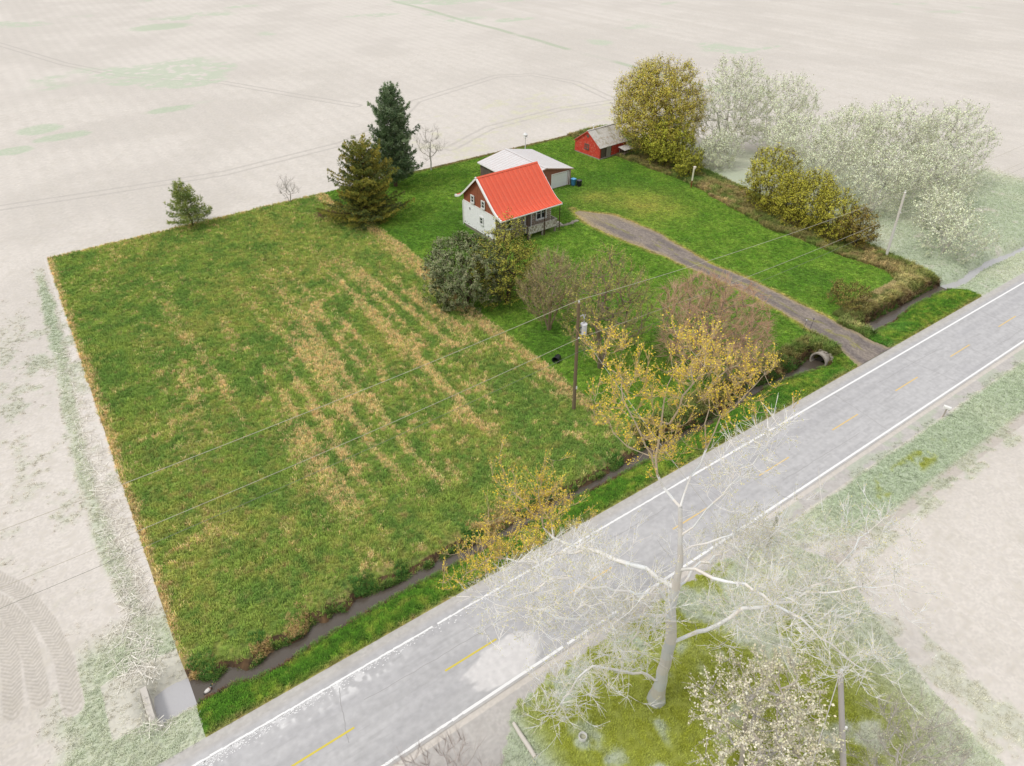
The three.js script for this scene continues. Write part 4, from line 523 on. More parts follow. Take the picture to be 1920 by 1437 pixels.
  for (const x of [x0 - 0.004, x1 + 0.066]) { mesh('barge_board', barge(prof, x), WM.trim, roof); mesh('barge_board', barge(back.map(([t, y]) => [t, y]), x), WM.trim, roof); }
  mesh('barge_cap', box(0.2, 0.03, 0.24, 0, 0, 0).translate(x0 - 0.02, 7.79, -3.63), WM.trim, roof);
  for (const [pr, s] of [[prof, 1], [back, -1]]) for (let k = 0; k + 1 < pr.length; k++) { const a = pr[k], b = pr[k + 1], l = Math.hypot(b[0] - a[0], b[1] - a[1]), q = box(0.2, 0.012, l); q.rotateX(Math.atan2(b[1] - a[1], (b[0] - a[0]))); q.translate(x0 + 0.03, (a[1] + b[1]) / 2 + 0.055, -(a[0] + b[0]) / 2); mesh('edge_flashing', q, WM.trim, roof); void s; }
  mesh('fascia', box(x1 - x0, 0.13, 0.05, (x0 + x1) / 2, 3.7, 1.81), WM.trim, roof); mesh('fascia', box(x1 - x0, 0.16, 0.05, (x0 + x1) / 2, 3.85, -8.78), WM.trim, roof);
  mesh('soffit', box(x1 - x0 - 0.1, 0.03, 1.7, (x0 + x1) / 2, 3.66, 0.92), WM.trim, roof);
  mesh('downpipe', cyl(0.045, 0.045, 3.3, 8, -0.12, 0.2, -W - 0.16), WM.trim, g);
  // porch: deck, board balustrade, dark posts
  const px0 = 4.15, px1 = 8.85, pz = 1.55, porch = new THREE.Group(); porch.name = 'porch'; g.add(porch);
  for (let i = 0; i < 10; i++) mesh('deck_board', metric(box(px1 - px0, 0.04, 0.145, (px0 + px1) / 2, 0.86, 0.1 + i * 0.155)), WM.porch[i % 3], porch);
  mesh('joist', merge([box(px1 - px0 - 0.2, 0.16, 0.06, (px0 + px1) / 2, 0.75, pz - 0.1), box(px1 - px0 - 0.2, 0.16, 0.06, (px0 + px1) / 2, 0.75, 0.2)]), WM.dark, porch);
  for (const [x, z] of [[px0 + 0.2, pz - 0.1], [px1 - 0.2, pz - 0.1], [(px0 + px1) / 2, pz - 0.1]]) mesh('pier', box(0.22, 0.7, 0.22, x, 0.32, z), WM.stone, porch);
  let k = 0; for (let x = px0; x < px1 - 0.06; x += 0.165) { const h = 0.98 + 0.04 * (r() - 0.5); mesh('balustrade_board', metric(box(0.15, h, 0.025, x + 0.08, 0.72 + h / 2, pz + 0.03), 4, k * 0.21), WM.porch[k++ % 3], porch); }
  for (const x of [px0, px1]) for (let z = 0.35; z < pz - 0.02; z += 0.165) { const h = 0.98 + 0.04 * (r() - 0.5); mesh('balustrade_board', metric(box(0.025, h, 0.15, x, 0.72 + h / 2, z + 0.07), 4, k * 0.21), WM.porch[k++ % 3], porch); }
  mesh('handrail', merge([box(px1 - px0 + 0.1, 0.05, 0.1, (px0 + px1) / 2, 1.74, pz + 0.01), box(0.1, 0.05, pz - 0.1, px0, 1.741, pz / 2 - 0.05), box(0.1, 0.05, pz - 0.1, px1, 1.741, pz / 2 - 0.05)]), WM.porch[0], porch);
  for (const x of [0.3, 3.9, 6.7, 9.25]) mesh('porch_post', cyl(0.06, 0.055, 3.72, 8, x, -0.05, 1.66), WM.post, porch);
  for (let i = 0; i < 3; i++) mesh('step', box(1.1, 0.18, 0.32, px1 + 0.65, 0.62 - i * 0.26, 0.7 + 0 * i).translate(i * 0.3, 0, 0), WM.porch[i], porch);
  for (let i = 0; i < 6; i++) mesh('flagstone', new THREE.CylinderGeometry(0.3 + 0.1 * r(), 0.34, 0.07, 7).translate(10.5 + i * 0.52, 0.045, 0.75 + 0.3 * r()), WM.stone, porch);
}
// ------------------------------------------------------------------ garage
{
  const r = rng(511), W = 10.5, Lg = 10.7, HE = 2.5, HR = 3.55, g = thing('garage', 'long low garage with a white metal roof and white overhead door', 'garage', 56.2, 78.74, 0, 0);
  const i0 = 0.32, f = 0.3; // walls set in from the roof edges
  const gable = (z, name, m) => { const s = new THREE.Shape([[i0, 0], [W - i0, 0], [W - i0, HE - 0.06], [W / 2, HR - 0.16], [i0, HE - 0.06]].map((p) => new THREE.Vector2(...p))); if (name === 'front_wall') { const h = new THREE.Path([[6.55, 0.03], [6.55, 2.13], [9.55, 2.13], [9.55, 0.03]].map((p) => new THREE.Vector2(...p))); s.holes.push(h); } const q = new THREE.ExtrudeGeometry(s, { depth: 0.16, bevelEnabled: false }); q.translate(0, 0, z); return mesh(name, metric(q), m, g); };
  gable(-f - 0.16, 'front_wall', WM.brick); gable(-Lg + f, 'rear_wall', WM.brick);
  const boards = (x, name) => { const b = new THREE.Group(); b.name = name; g.add(b); mesh('backing', box(0.06, HE - 0.1, Lg - 2 * f - 0.4, x, (HE - 0.1) / 2, -Lg / 2), WM.dark, b); let k = 0; for (let z = f + 0.1; z < Lg - f - 0.2; z += 0.3) mesh('wall_board', metric(box(0.04, HE - 0.12, 0.28, x + (x < 5 ? -0.05 : 0.05), (HE - 0.12) / 2, -z - 0.14), 4, k * 0.3), WM.grey[k++ % 3], b); };
  boards(i0 + 0.06, 'board_wall'); boards(W - i0 - 0.06, 'board_wall');
  { const d = new THREE.Group(); d.name = 'overhead_door'; g.add(d); for (let i = 0; i < 5; i++) mesh('door_section', rbox(2.98, 0.405, 0.05, 0.015, 8.05, 0.25 + i * 0.415, -f - 0.06), WM.frame, d); mesh('door_trim', merge([box(0.12, 2.2, 0.06, 6.48, 1.1, -f + 0.025), box(0.12, 2.2, 0.06, 9.62, 1.1, -f + 0.025), box(3.26, 0.12, 0.06, 8.05, 2.24, -f + 0.026)]), WM.trim, d); }
  { const d = new THREE.Group(); d.name = 'door'; g.add(d); mesh('panel', box(0.86, 2.0, 0.05, 4.9, 1.02, -f + 0.03), mat([226, 220, 206]), d); mesh('pane', box(0.44, 0.6, 0.02, 4.9, 1.5, -f + 0.065), WM.glass, d); mesh('frame', merge([box(0.1, 2.1, 0.07, 4.42, 1.05, -f + 0.03), box(0.1, 2.1, 0.07, 5.38, 1.05, -f + 0.03), box(1.06, 0.1, 0.07, 4.9, 2.12, -f + 0.03)]), WM.trim, d); }
  const roof = new THREE.Group(); roof.name = 'roof'; g.add(roof); const n = 16, pw = Lg / n;
  const slope = Math.atan2(HR - HE, W / 2), sl = Math.hypot(W / 2, HR - HE);
  for (let i = 0; i < n; i++) for (const s of [0, 1]) { const q = panelGeo([[0, 0], [sl / 2, 0], [sl, 0]], 0, pw, 0.04, 0.06, 0.03); q.rotateY(s ? Math.PI / 2 : -Math.PI / 2); void r;
    if (s) { q.rotateZ(slope); q.translate(W, HE, 0); q.translate(0, 0, -i * pw); } else { q.rotateZ(-slope); q.translate(0, HE, -Lg + i * pw); }
    // place: side 0 rises from x = 0, side 1 rises from x = W
    if (s) { q.translate(-W, -HE, i * pw); q.rotateZ(-slope); q.rotateY(-Math.PI / 2); q.rotateY(Math.PI / 2); q.rotateZ(-slope); q.translate(W, HE, -i * pw); } else { q.translate(0, -HE, Lg - i * pw); q.rotateZ(slope); q.rotateZ(slope); q.translate(0, HE, -Lg + i * pw); }
    mesh('roof_panel', q, WM.metal[(i * 7 + s) % 3], roof); }
  mesh('ridge_cap', box(0.34, 0.03, Lg + 0.02, W / 2, HR + 0.035, -Lg / 2), WM.metal[0], roof);
  for (const z of [0.02, -Lg - 0.02]) for (const s of [1, -1]) { const q = box(sl, 0.16, 0.04); q.rotateZ(s * slope); q.translate(W / 2 - s * W / 4, (HE + HR) / 2 - 0.07, z); mesh('barge_board', q, mat([176, 140, 120]), roof); }
  for (const x of [0.0, W]) mesh('eave_trim', box(0.05, 0.14, Lg, x, HE - 0.09, -Lg / 2), WM.trim, roof);
  mesh('downpipe', cyl(0.05, 0.05, 2.4, 8, 9.9, 0.02, -f + 0.07), WM.trim, g);
}
// bins by the garage door
const bin = (name, label, u, v, c, h) => { const g = thing(name, label, 'bin', u, v, groundY(u, v), 0.1); const s = new THREE.CylinderGeometry(0.42, 0.34, h, 4, 1).rotateY(Math.PI / 4).scale(1, 1, 1.1).translate(0, h / 2 + 0.04, 0); mesh('body', s, mat(c, { roughness: 0.5 }), g); mesh('lid', rbox(0.66, 0.07, 0.74, 0.03, 0, h + 0.07, 0), mat(c.map((x) => Math.min(255, x * 1.25 + 20)), { roughness: 0.45 }), g); for (const z of [-0.26, 0.26]) mesh('wheel', new THREE.CylinderGeometry(0.1, 0.1, 0.06, 12).rotateX(Math.PI / 2).translate(-0.3, 0.1, z), WM.dark, g); mesh('handle', box(0.05, 0.05, 0.5, -0.36, h - 0.02, 0), mat(c), g); return g; };
bin('wheeled_bin', 'blue wheeled bin beside the white garage door', 66.35, 78.3, [66, 134, 176], 1.0); bin('wheeled_bin', 'black wheeled bin in front of the blue bin', 66.9, 77.6, [34, 36, 42], 0.85);
// ------------------------------------------------------------------ red shed
{
  const W = 5.91, Lg = 6.19, HW = 2.0, HR = 4.06, g = thing('shed', 'weathered red board shed with a rusty tin roof', 'shed', 77.23, 84.84, 0, 0.08); mesh('sill', metric(box(Lg, 0.2, W, Lg / 2, 0.06, -W / 2)), WM.concrete, g);
  const wall = (name) => { const q = new THREE.Group(); q.name = name; g.add(q); return q; };
  const gw = wall('gable_wall'), bw = wall('rear_gable_wall'); const top = (t) => lerp(HW, HR, 1 - Math.abs(t - W / 2) / (W / 2)) - 0.08;
  for (const [p, x] of [[gw, 0.08], [bw, Lg - 0.02]]) { { const s = new THREE.Shape([[0, 0.14], [-W, 0.14], [-W, top(W)], [-W / 2, top(W / 2)], [0, top(0)]].map((a) => new THREE.Vector2(...a))); mesh('backing', new THREE.ExtrudeGeometry(s, { depth: 0.03, bevelEnabled: false }).rotateY(-Math.PI / 2).translate(x, 0, 0), WM.dark, p); }
    for (let i = 0; i < 24; i++) { const t0 = i * W / 24, t1 = t0 + W / 24 - 0.012, s = new THREE.Shape([[-t0, 0.13 + 0.05 * ((i * 7) % 5) / 5], [-t1, 0.13 + 0.05 * ((i * 7) % 5) / 5], [-t1, top(t1)], [-t0, top(t0)]].map((a) => new THREE.Vector2(...a))); if (t0 < W / 2 && t1 > W / 2) s.curves.length = 0, s.setFromPoints([[-t0, 0.15], [-t1, 0.15], [-t1, top(t1)], [-W / 2, top(W / 2)], [-t0, top(t0)]].map((a) => new THREE.Vector2(...a))); const q = new THREE.ExtrudeGeometry(s, { depth: 0.03 + 0.008 * (i % 3), bevelEnabled: false }).rotateY(-Math.PI / 2); q.translate(p === gw ? x - 0.032 : x + 0.05, 0, 0); mesh('wall_board', metric(q, 4, i * 0.27), WM.red[i % 4], p); } }
  const fw = wall('front_wall'), rw = wall('back_wall'); for (const [p, z] of [[fw, -0.06], [rw, -W + 0.06]]) { const a0 = p === fw ? 2.72 : 0.1; mesh('backing', box(Lg - a0 - 0.1, HW - 0.2, 0.03, (a0 + Lg - 0.1) / 2, 0.14 + (HW - 0.2) / 2, z), WM.dark, p); let k = 0; for (let x = 0.06; x < Lg - 0.2; x += 0.25) { if (p === fw && x > 0.3 && x < 2.6) { k++; continue; } mesh('wall_board', metric(box(0.238, HW - 0.14, 0.03, x + 0.12, 0.12 + (HW - 0.14) / 2, z + (p === fw ? 0.035 : -0.035)), 4, k * 0.31), WM.red[k++ % 4], p); } }
  { const d = wall('door'); let k = 0; for (let x = 0.42; x < 1.5; x += 0.2) mesh('door_board', metric(box(0.19, 1.7, 0.03, x + 0.095, 1.0, -0.16), 4, k * 0.4), WM.grey[k++ % 3], d); for (let x = 1.62; x < 2.6; x += 0.2) mesh('door_board', metric(box(0.19, 1.74, 0.035, x + 0.095, 1.0, 0.03), 4, k * 0.4), WM.concrete, d), k++; mesh('frame', merge([box(0.1, 1.84, 0.14, 0.36, 1.02, -0.05), box(0.1, 1.84, 0.14, 1.55, 1.02, -0.05)]), WM.grey[1], d); mesh('threshold', box(2.4, 0.1, 0.3, 1.45, 0.1, 0.05), WM.concrete, d); mesh('jamb', box(0.06, 1.8, 0.1, 2.66, 1.02, -0.04), WM.grey[0], d); }
  { const q = windowUnit(g, 0.7, 0.6, 0.036, 1.45, -3.05, 1, 2); q.children[0].material = WM.grey[0]; } { const q = mesh('hatch', box(0.05, 0.5, 0.5).rotateX(Math.PI / 4).translate(0.01, 3.2, -2.95), WM.grey[0], g); q.userData.label = 'grey diamond hatch under the gable peak'; }
  const roof = wall('roof'); const n = 12, x0 = -0.2, pw = (Lg + 0.4) / n, pf = [[-0.22, HW - 0.1], [W / 2, HR + 0.03]], pb = [[W + 0.22, HW - 0.1], [W / 2, HR + 0.03]]; for (let i = 0; i < n; i++) { mesh('roof_sheet', panelGeo(pf, x0 + i * pw, x0 + (i + 1) * pw, 0.035, 0.08, 0.03), WM.tin[(i * 5 + (i > 7 ? 3 : 0)) % 4], roof); mesh('roof_sheet', panelGeo(pb, x0 + i * pw, x0 + (i + 1) * pw, 0.035, 0.08, 0.03), WM.tin[i % 3], roof); }
  mesh('ridge_cap', box(Lg + 0.42, 0.03, 0.3, Lg / 2, HR + 0.045, -W / 2), WM.tin[0], roof); mesh('vent_pipe', merge([cyl(0.09, 0.09, 0.75, 10, 1.3, HR - 0.1, -W / 2 - 0.1), cyl(0.16, 0.12, 0.1, 10, 1.3, HR + 0.62, -W / 2 - 0.1)]), WM.trim, roof);
  const sl = Math.atan2(HR - HW, W / 2); for (const s of [1, -1]) for (const x of [x0 - 0.02, Lg + 0.22]) { const q = box(0.03, 0.12, Math.hypot(W / 2, HR - HW) + 0.2); q.rotateX(s * -sl); q.translate(x, (HW + HR) / 2 - 0.11, -W / 2 + s * -W / 4); mesh('barge_board', q, WM.red[1], roof); }
}
{ const g = thing('lean_to', 'little grey tin-roofed shelter standing against the red shed', 'shelter', 82.3, 84.0, groundY(82.3, 84), 0.08); for (const [x, z] of [[-0.85, 0.6], [0.85, 0.6], [-0.85, -0.6], [0.85, -0.6]]) mesh('post', box(0.1, 1.25, 0.1, x, 0.6, z), WM.grey[0], g); for (let i = 0; i < 4; i++) mesh('roof_sheet', metric(box(0.56, 0.035, 1.6).rotateX(0.14).translate(-0.84 + i * 0.56, 1.31 + 0.004 * (i % 2), 0)), WM.tin[i % 3], g); for (let i = 0; i < 3; i++) mesh('side_board', metric(box(1.6, 0.22, 0.03, 0, 0.28 + i * 0.27, -0.6)), WM.grey[i], g); for (let i = 0; i < 4; i++) mesh('firewood', new THREE.CylinderGeometry(0.12, 0.12, 1.3, 8).rotateZ(Math.PI / 2).translate(0, 0.14 + 0.22 * (i >> 1), -0.2 + 0.3 * (i & 1)), WM.log[i], g); }

// ------------------------------------------------------------------ poles and wires
function pole(label, u, v, h, lean, c, extra) { const g = thing('utility_pole', label, 'pole', u, v, groundY(u, v) - 0.03, 0); const S = new Soup(), r = rng(Math.round(u * 10)); S.tube([[0, 0, 0], [lean[0] * 0.5, h * 0.5, -lean[1] * 0.5], [lean[0], h, -lean[1]]], [0.17, 0.145, 0.12], 12, alb(c), (i) => vary(alb(c), r, 0.15)); const q = S.geometry(); mesh('shaft', q, barkMat, g); mesh('cap', new THREE.SphereGeometry(0.125, 10, 6).scale(1, 0.4, 1).translate(lean[0], h, -lean[1]), mat(c.map((x) => x * 1.15)), g); mesh('insulator', merge([cyl(0.03, 0.03, 0.12, 8, lean[0], h + 0.03, -lean[1]), cyl(0.07, 0.05, 0.1, 10, lean[0], h + 0.14, -lean[1])]), WM.frame, g); mesh('insulator', cyl(0.06, 0.06, 0.12, 8, lean[0] * 0.7 + 0.02, h * 0.7, -lean[1] * 0.7 + 0.17), WM.frame, g); if (extra) extra(g); return g; }
const P1 = [32.1, 36.1, 11.0], P2 = [83.2, 37.2, 8.3];
pole('brown wooden pole carrying a white transformer can', ...P1, [-0.15, 0.1], [128, 112, 88], (g) => {
  const t = new THREE.Group(); t.name = 'transformer'; t.position.set(0.42, 8.0, 0.05); g.add(t); mesh('tank', merge([cyl(0.27, 0.27, 0.95, 18), cyl(0.29, 0.29, 0.04, 18, 0, 0.9), cyl(0.27, 0.1, 0.08, 18, 0, 0.94)]), mat([232, 230, 232], { roughness: 0.5 }), t); mesh('bushing', merge([cyl(0.05, 0.05, 0.1, 10, 0, 1.02), cyl(0.075, 0.06, 0.06, 10, 0, 1.1), cyl(0.06, 0.05, 0.06, 10, 0, 1.17)]), mat([190, 186, 180]), t); mesh('bracket', merge([box(0.24, 0.08, 0.1, -0.34, 0.25, 0), box(0.24, 0.08, 0.1, -0.34, 0.7, 0)]), mat([120, 120, 120], { metalness: 0.6 }), t);
  mesh('fuse_cutout', merge([new THREE.CylinderGeometry(0.05, 0.05, 0.5, 8).rotateZ(0.5).translate(0.34, 9.65, 0.02), box(0.4, 0.05, 0.05, 0.18, 9.8, 0), new THREE.CylinderGeometry(0.03, 0.03, 0.45, 8).rotateZ(-0.35).translate(0.48, 9.6, 0.02)]), mat([224, 222, 220]), g); mesh('marker_plate', box(0.14, 0.3, 0.02, 0, 2.6, 0.165), WM.trim, g); });
pole('pale grey pole at the lot line in front of the bleached trees', ...P2, [-0.2, 0.35], [236, 231, 225]);
pole('pale leaning pole with a stay wire in the near yard', 21.9, 1.9, 11.0, [-0.8, 3.3], [196, 188, 182], (g) => { const S = new Soup(); S.tube([[-0.8, 10.9, -3.3], [-2.2, 7.6, -2.4], [-5.2, 0.05, -0.3]], [0.02, 0.02, 0.02], 4, alb([224, 220, 216])); mesh('stay_wire', S.geometry(), barkMat, g); });
{ // line wires: three conductors strung from pole to pole
  const spans = [[-70, 34.8, 0.6], [-19, 35.2, 0], [P1[0], P1[1], 0], [P2[0], P2[1], 0], [134, 38, 0]]; const hts = [[11.28, 11.28, 11.28, 8.58, 8.8], [7.7, 7.7, 7.72, 5.85, 6.1], [6.3, 6.3, 6.35, 4.9, 5.1]], dv = [[-0.1, 0.1], [0.02, -0.12], [0.02, -0.14]], names = ['top power line strung between the poles', 'middle power line strung between the poles', 'lowest thin cable strung between the poles'];
  hts.forEach((hh, w) => { const S = new Soup(), pts = []; for (let s = 0; s + 1 < spans.length; s++) { const n = 24; for (let i = s ? 1 : 0; i <= n; i++) { const t = i / n, sag = 0.5 * 4 * t * (1 - t); pts.push([lerp(spans[s][0], spans[s + 1][0], t) + dv[w][0], lerp(hh[s], hh[s + 1], t) - sag, -(lerp(spans[s][1], spans[s + 1][1], t) + dv[w][1])]); } } S.tube(pts, pts.map(() => (w < 2 ? 0.017 : 0.014)), 4, alb(w < 2 ? [214, 206, 188] : [150, 150, 138])); const m = mesh('power_line', S.geometry(), barkMat); tag(m, names[w], 'wire', 'power lines'); });
  const S = new Soup(), a = [32.5, 7.75, -36.0], b = [21.1, 10.8, -5.2], pts = []; for (let i = 0; i <= 24; i++) { const t = i / 24; pts.push([lerp(a[0], b[0], t), lerp(a[1], b[1], t) - 0.9 * 4 * t * (1 - t) * 0.5, lerp(a[2], b[2], t)]); } S.tube(pts, pts.map(() => 0.017), 4, alb([200, 196, 186])); tag(mesh('service_cable', S.geometry(), barkMat), 'thin service cable crossing the road from the transformer pole', 'wire');
}
{ const g = thing('wooden_post', 'pale wooden post at the road edge behind the great tree', 'post', 33.6, 16.0, 0); mesh('shaft', cyl(0.14, 0.12, 3.6, 10), mat([176, 174, 156]), g); mesh('top', cyl(0.125, 0.1, 0.06, 10, 0, 3.6), mat([200, 196, 180]), g); mesh('sign_arm', box(0.5, 0.1, 0.05, 0.2, 3.3, 0), mat([206, 202, 190]), g); }
{ const g = thing('bird_house', 'white bird house on a tall white post behind the garage', 'bird house', 66.9, 91.6, groundY(67, 91.6)); mesh('pole', cyl(0.09, 0.075, 3.9, 10), WM.trim, g); mesh('box', rbox(0.5, 0.42, 0.5, 0.03, 0, 4.05, 0), WM.trim, g); mesh('roof', new THREE.ConeGeometry(0.46, 0.36, 4).rotateY(Math.PI / 4).translate(0, 4.46, 0), WM.frame, g); for (const s of [-1, 1]) mesh('entry_hole', new THREE.CylinderGeometry(0.06, 0.06, 0.02, 10).rotateX(Math.PI / 2).translate(0.1 * s, 4.05, 0.25), WM.dark, g); mesh('perch', box(0.4, 0.02, 0.12, 0, 3.87, 0.28), WM.trim, g); }
{ const g = thing('yard_post', 'white-topped post with a rusty foot at the lawn edge', 'post', 80.5, 67.4, groundY(80.5, 67.4)); mesh('foot', cyl(0.1, 0.09, 1.2, 10), mat([134, 84, 40]), g); mesh('sleeve', cyl(0.13, 0.12, 1.75, 12, 0, 1.1), mat([240, 236, 206]), g); mesh('bird_box', merge([rbox(0.3, 0.34, 0.3, 0.03, 0.12, 3.0, 0), new THREE.ConeGeometry(0.28, 0.16, 4).rotateY(Math.PI / 4).translate(0.12, 3.24, 0)]), mat([240, 228, 214]), g); }
{ const g = thing('mailbox', 'small white box on a short post on the far road shoulder', 'mailbox', 58.2, 16.5, groundY(58.2, 16.5) - 0.02); mesh('post', box(0.1, 1.0, 0.1, 0, 0.5, 0), mat([186, 176, 164]), g); const s = new THREE.Shape(); s.moveTo(-0.12, 0); s.lineTo(0.12, 0); s.lineTo(0.12, 0.14); s.absarc(0, 0.14, 0.12, 0, Math.PI); s.lineTo(-0.12, 0); mesh('box', new THREE.ExtrudeGeometry(s, { depth: 0.6, bevelEnabled: true, bevelSize: 0.01, bevelThickness: 0.01, bevelSegments: 1 }).translate(0, 0, -0.3).rotateY(0.3).translate(0, 1.0, 0), mat([250, 248, 244], { roughness: 0.5 }), g); mesh('arm', box(0.06, 0.06, 0.5, 0, 0.95, 0.05), mat([170, 160, 150]), g); }
for (const [u, v, k, l] of [[60.1, 32.4, 1, 'thin driveway marker stake with a white reflector'], [60.7, 32.1, 0, 'thin dark marker stake beside the one with a white reflector']]) { const g = thing('marker_stake', l, 'stake', u, v, groundY(u, v)); mesh('rod', cyl(0.022, 0.018, 1.35, 6).rotateZ(k ? 0 : -0.16), mat([70, 66, 84]), g); mesh('reflector', cyl(0.06, 0.06, 0.1, 8, k ? 0 : 0.21, 1.3, 0), k ? WM.frame : mat([86, 80, 110]), g); }
// ------------------------------------------------------------------ culverts, headwall
{ const g = thing('culvert_pipe', 'big round concrete culvert pipe under the driveway', 'culvert', 57.95, 28.55, 0); const tube = (ro, ri, l) => { const s = new THREE.Shape(); s.absarc(0, 0, ro, 0, Math.PI * 2); const h = new THREE.Path(); h.absarc(0, 0, ri, 0, Math.PI * 2, true); s.holes.push(h); return new THREE.ExtrudeGeometry(s, { depth: l, bevelEnabled: false, curveSegments: 24 }).rotateY(Math.PI / 2); };
  mesh('barrel', tube(0.86, 0.77, 8.4).translate(-0.35, -0.6, 0), WM.concrete, g); mesh('collar', tube(0.93, 0.775, 0.2).translate(-0.55, -0.6, 0), WM.concrete, g); mesh('collar', tube(0.93, 0.775, 0.2).translate(7.9, -0.6, 0), WM.concrete, g);
  const r = rng(611), stone = new THREE.DodecahedronGeometry(0.13, 0), rubble = mat([158, 148, 134]); for (let i = 0; i < 26; i++) { const a = -0.5 + 2.6 * i / 26 , R = 1.0 + 0.3 * r(); const s = mesh('rubble_stone', stone, rubble, g); s.position.set(0.0 + 0.5 * r(), -0.62 + R * Math.sin(a) * 0.75, -R * Math.cos(a) * -1); s.scale.set(0.7 + 0.8 * r(), 0.6 + 0.5 * r(), 0.7 + 0.8 * r()); s.rotation.set(r() * 3, r() * 3, r() * 3); } }
{ const g = thing('headwall', 'pale concrete headwall slab at the end of the pale pool', 'headwall', -5.45, 29.2, 0); mesh('slab', metric(box(0.34, 1.2, 2.6, 0, -0.76, 0)), mat([206, 199, 190]), g); mesh('cap', metric(rbox(0.36, 0.06, 2.7, 0.02, 0, -0.12, 0)), mat([214, 207, 198]), g); }
// ------------------------------------------------------------------ small things
{ const g = thing('black_tub', 'black plastic tub lying in the straw beside the pole', 'tub', 35.5, 42.9, groundY(35.5, 42.9)); g.rotation.y = 0.5; mesh('body', new THREE.LatheGeometry([[0.0, 0], [0.3, 0], [0.36, 0.75], [0.33, 0.75], [0.27, 0.05], [0, 0.05]].map((p) => new THREE.Vector2(...p)), 16).rotateZ(Math.PI / 2).translate(0.35, 0.33, 0), mat([30, 34, 36], { roughness: 0.5 }), g); mesh('rim', new THREE.TorusGeometry(0.36, 0.03, 6, 18).rotateY(Math.PI / 2).translate(-0.4, 0.34, 0), mat([44, 48, 50], { roughness: 0.5 }), g); }
{ const g = thing('planter_ring', 'white ring planter lying on the yard grass', 'planter', 14.05, 13.15, groundY(14, 13.1)); mesh('ring', new THREE.LatheGeometry([[0.2, 0], [0.235, 0], [0.245, 0.3], [0.19, 0.3], [0.185, 0.05]].map((p) => new THREE.Vector2(...p)), 28), mat([250, 248, 244], { roughness: 0.6 }), g); mesh('soil', new THREE.CylinderGeometry(0.19, 0.19, 0.04, 20).translate(0, 0.09, 0), mat([186, 184, 160]), g); }
{ const g = thing('log', 'bleached straight log edging the yard beside the drive', 'log', 11.3, 15.0, groundY(11.3, 15)); const S = new Soup(); S.tube([[0.06, 0.1, -1.05], [0.0, 0.11, -0.3], [-0.02, 0.11, 0.5], [-0.06, 0.09, 1.15]], [0.1, 0.13, 0.14, 0.12], 9, alb([222, 214, 204])); mesh('stem', S.geometry(), barkMat, g); mesh('cut_end', new THREE.CylinderGeometry(0.118, 0.118, 0.02, 10).rotateX(Math.PI / 2).translate(-0.06, 0.09, 1.155), mat([232, 222, 200]), g); }
{ const g = thing('brush_pile', 'heap of brown cut twigs on the meadow beside the spruce', 'brush pile', 31.0, 89.3, groundY(31, 89.3)); const S = new Soup(), r = rng(701); for (let i = 0; i < 420; i++) { const a = r() * 6.28, R = 1.5 * Math.sqrt(r()), y = (1 - R / 1.6) * 0.55 * r() + 0.04, b = r() * 6.28, l = 0.35 + 0.5 * r(), x = Math.cos(a) * R * 1.25, z = Math.sin(a) * R; S.tube([[x - Math.cos(b) * l, y - 0.05, z - Math.sin(b) * l], [x + Math.cos(b) * l, y + 0.12 * r(), z + Math.sin(b) * l]], [0.03, 0.015], 3, vary(alb([128, 92, 74], 1.1), r, 0.5)); } mesh('twigs', S.geometry(), barkMat, g).userData.kind = 'stuff'; }
{ // a duck on the stream: one continuous body lofted along its spine
  const g = thing('duck', 'duck with pale body and dark head floating on the stream', 'duck', -2.35, 28.75, WATER - 0.03, 0.35); const sp = [[-0.34, 0.1, 0.005, 0.01], [-0.29, 0.1, 0.045, 0.03], [-0.2, 0.085, 0.1, 0.075], [-0.08, 0.075, 0.135, 0.1], [0.06, 0.075, 0.13, 0.1], [0.16, 0.095, 0.1, 0.085], [0.2, 0.14, 0.06, 0.06], [0.21, 0.2, 0.046, 0.046], [0.225, 0.25, 0.052, 0.05], [0.255, 0.275, 0.052, 0.045], [0.29, 0.272, 0.036, 0.03], [0.315, 0.262, 0.026, 0.014], [0.36, 0.257, 0.024, 0.009], [0.375, 0.256, 0.006, 0.004]];
  const cols = [[40, 40, 40], [60, 56, 52], [226, 220, 214], [236, 232, 226], [222, 214, 206], [122, 84, 62], [96, 66, 52], [238, 238, 234], [26, 62, 44], [24, 58, 42], [26, 60, 42], [206, 176, 70], [206, 176, 70], [206, 176, 70]]; const P = [], K = []; const n = 14, ring = (s, i) => { const a = sp[Math.max(0, s - 1)], b = sp[Math.min(sp.length - 1, s + 1)], d = Math.atan2(b[1] - a[1], b[0] - a[0]), t = i / n * Math.PI * 2, c = sp[s]; return [c[0] - Math.sin(d) * Math.sin(t) * c[3], c[1] + Math.cos(d) * Math.sin(t) * c[3], Math.cos(t) * c[2]]; };
  for (let s = 0; s + 1 < sp.length; s++) for (let i = 0; i < n; i++) { P.push(...ring(s, i), ...ring(s, i + 1), ...ring(s + 1, i + 1), ...ring(s, i), ...ring(s + 1, i + 1), ...ring(s + 1, i)); for (const z of [s, s, s + 1, s, s + 1, s + 1]) K.push(...alb(cols[z])); }
  const q = new THREE.BufferGeometry(); q.setAttribute('position', new THREE.Float32BufferAttribute(P, 3)); q.setAttribute('color', new THREE.Float32BufferAttribute(K, 3)); q.computeVertexNormals(); mesh('body', q, new THREE.MeshStandardMaterial({ vertexColors: true, roughness: 0.6, side: THREE.DoubleSide }), g); }
console.log('things done');

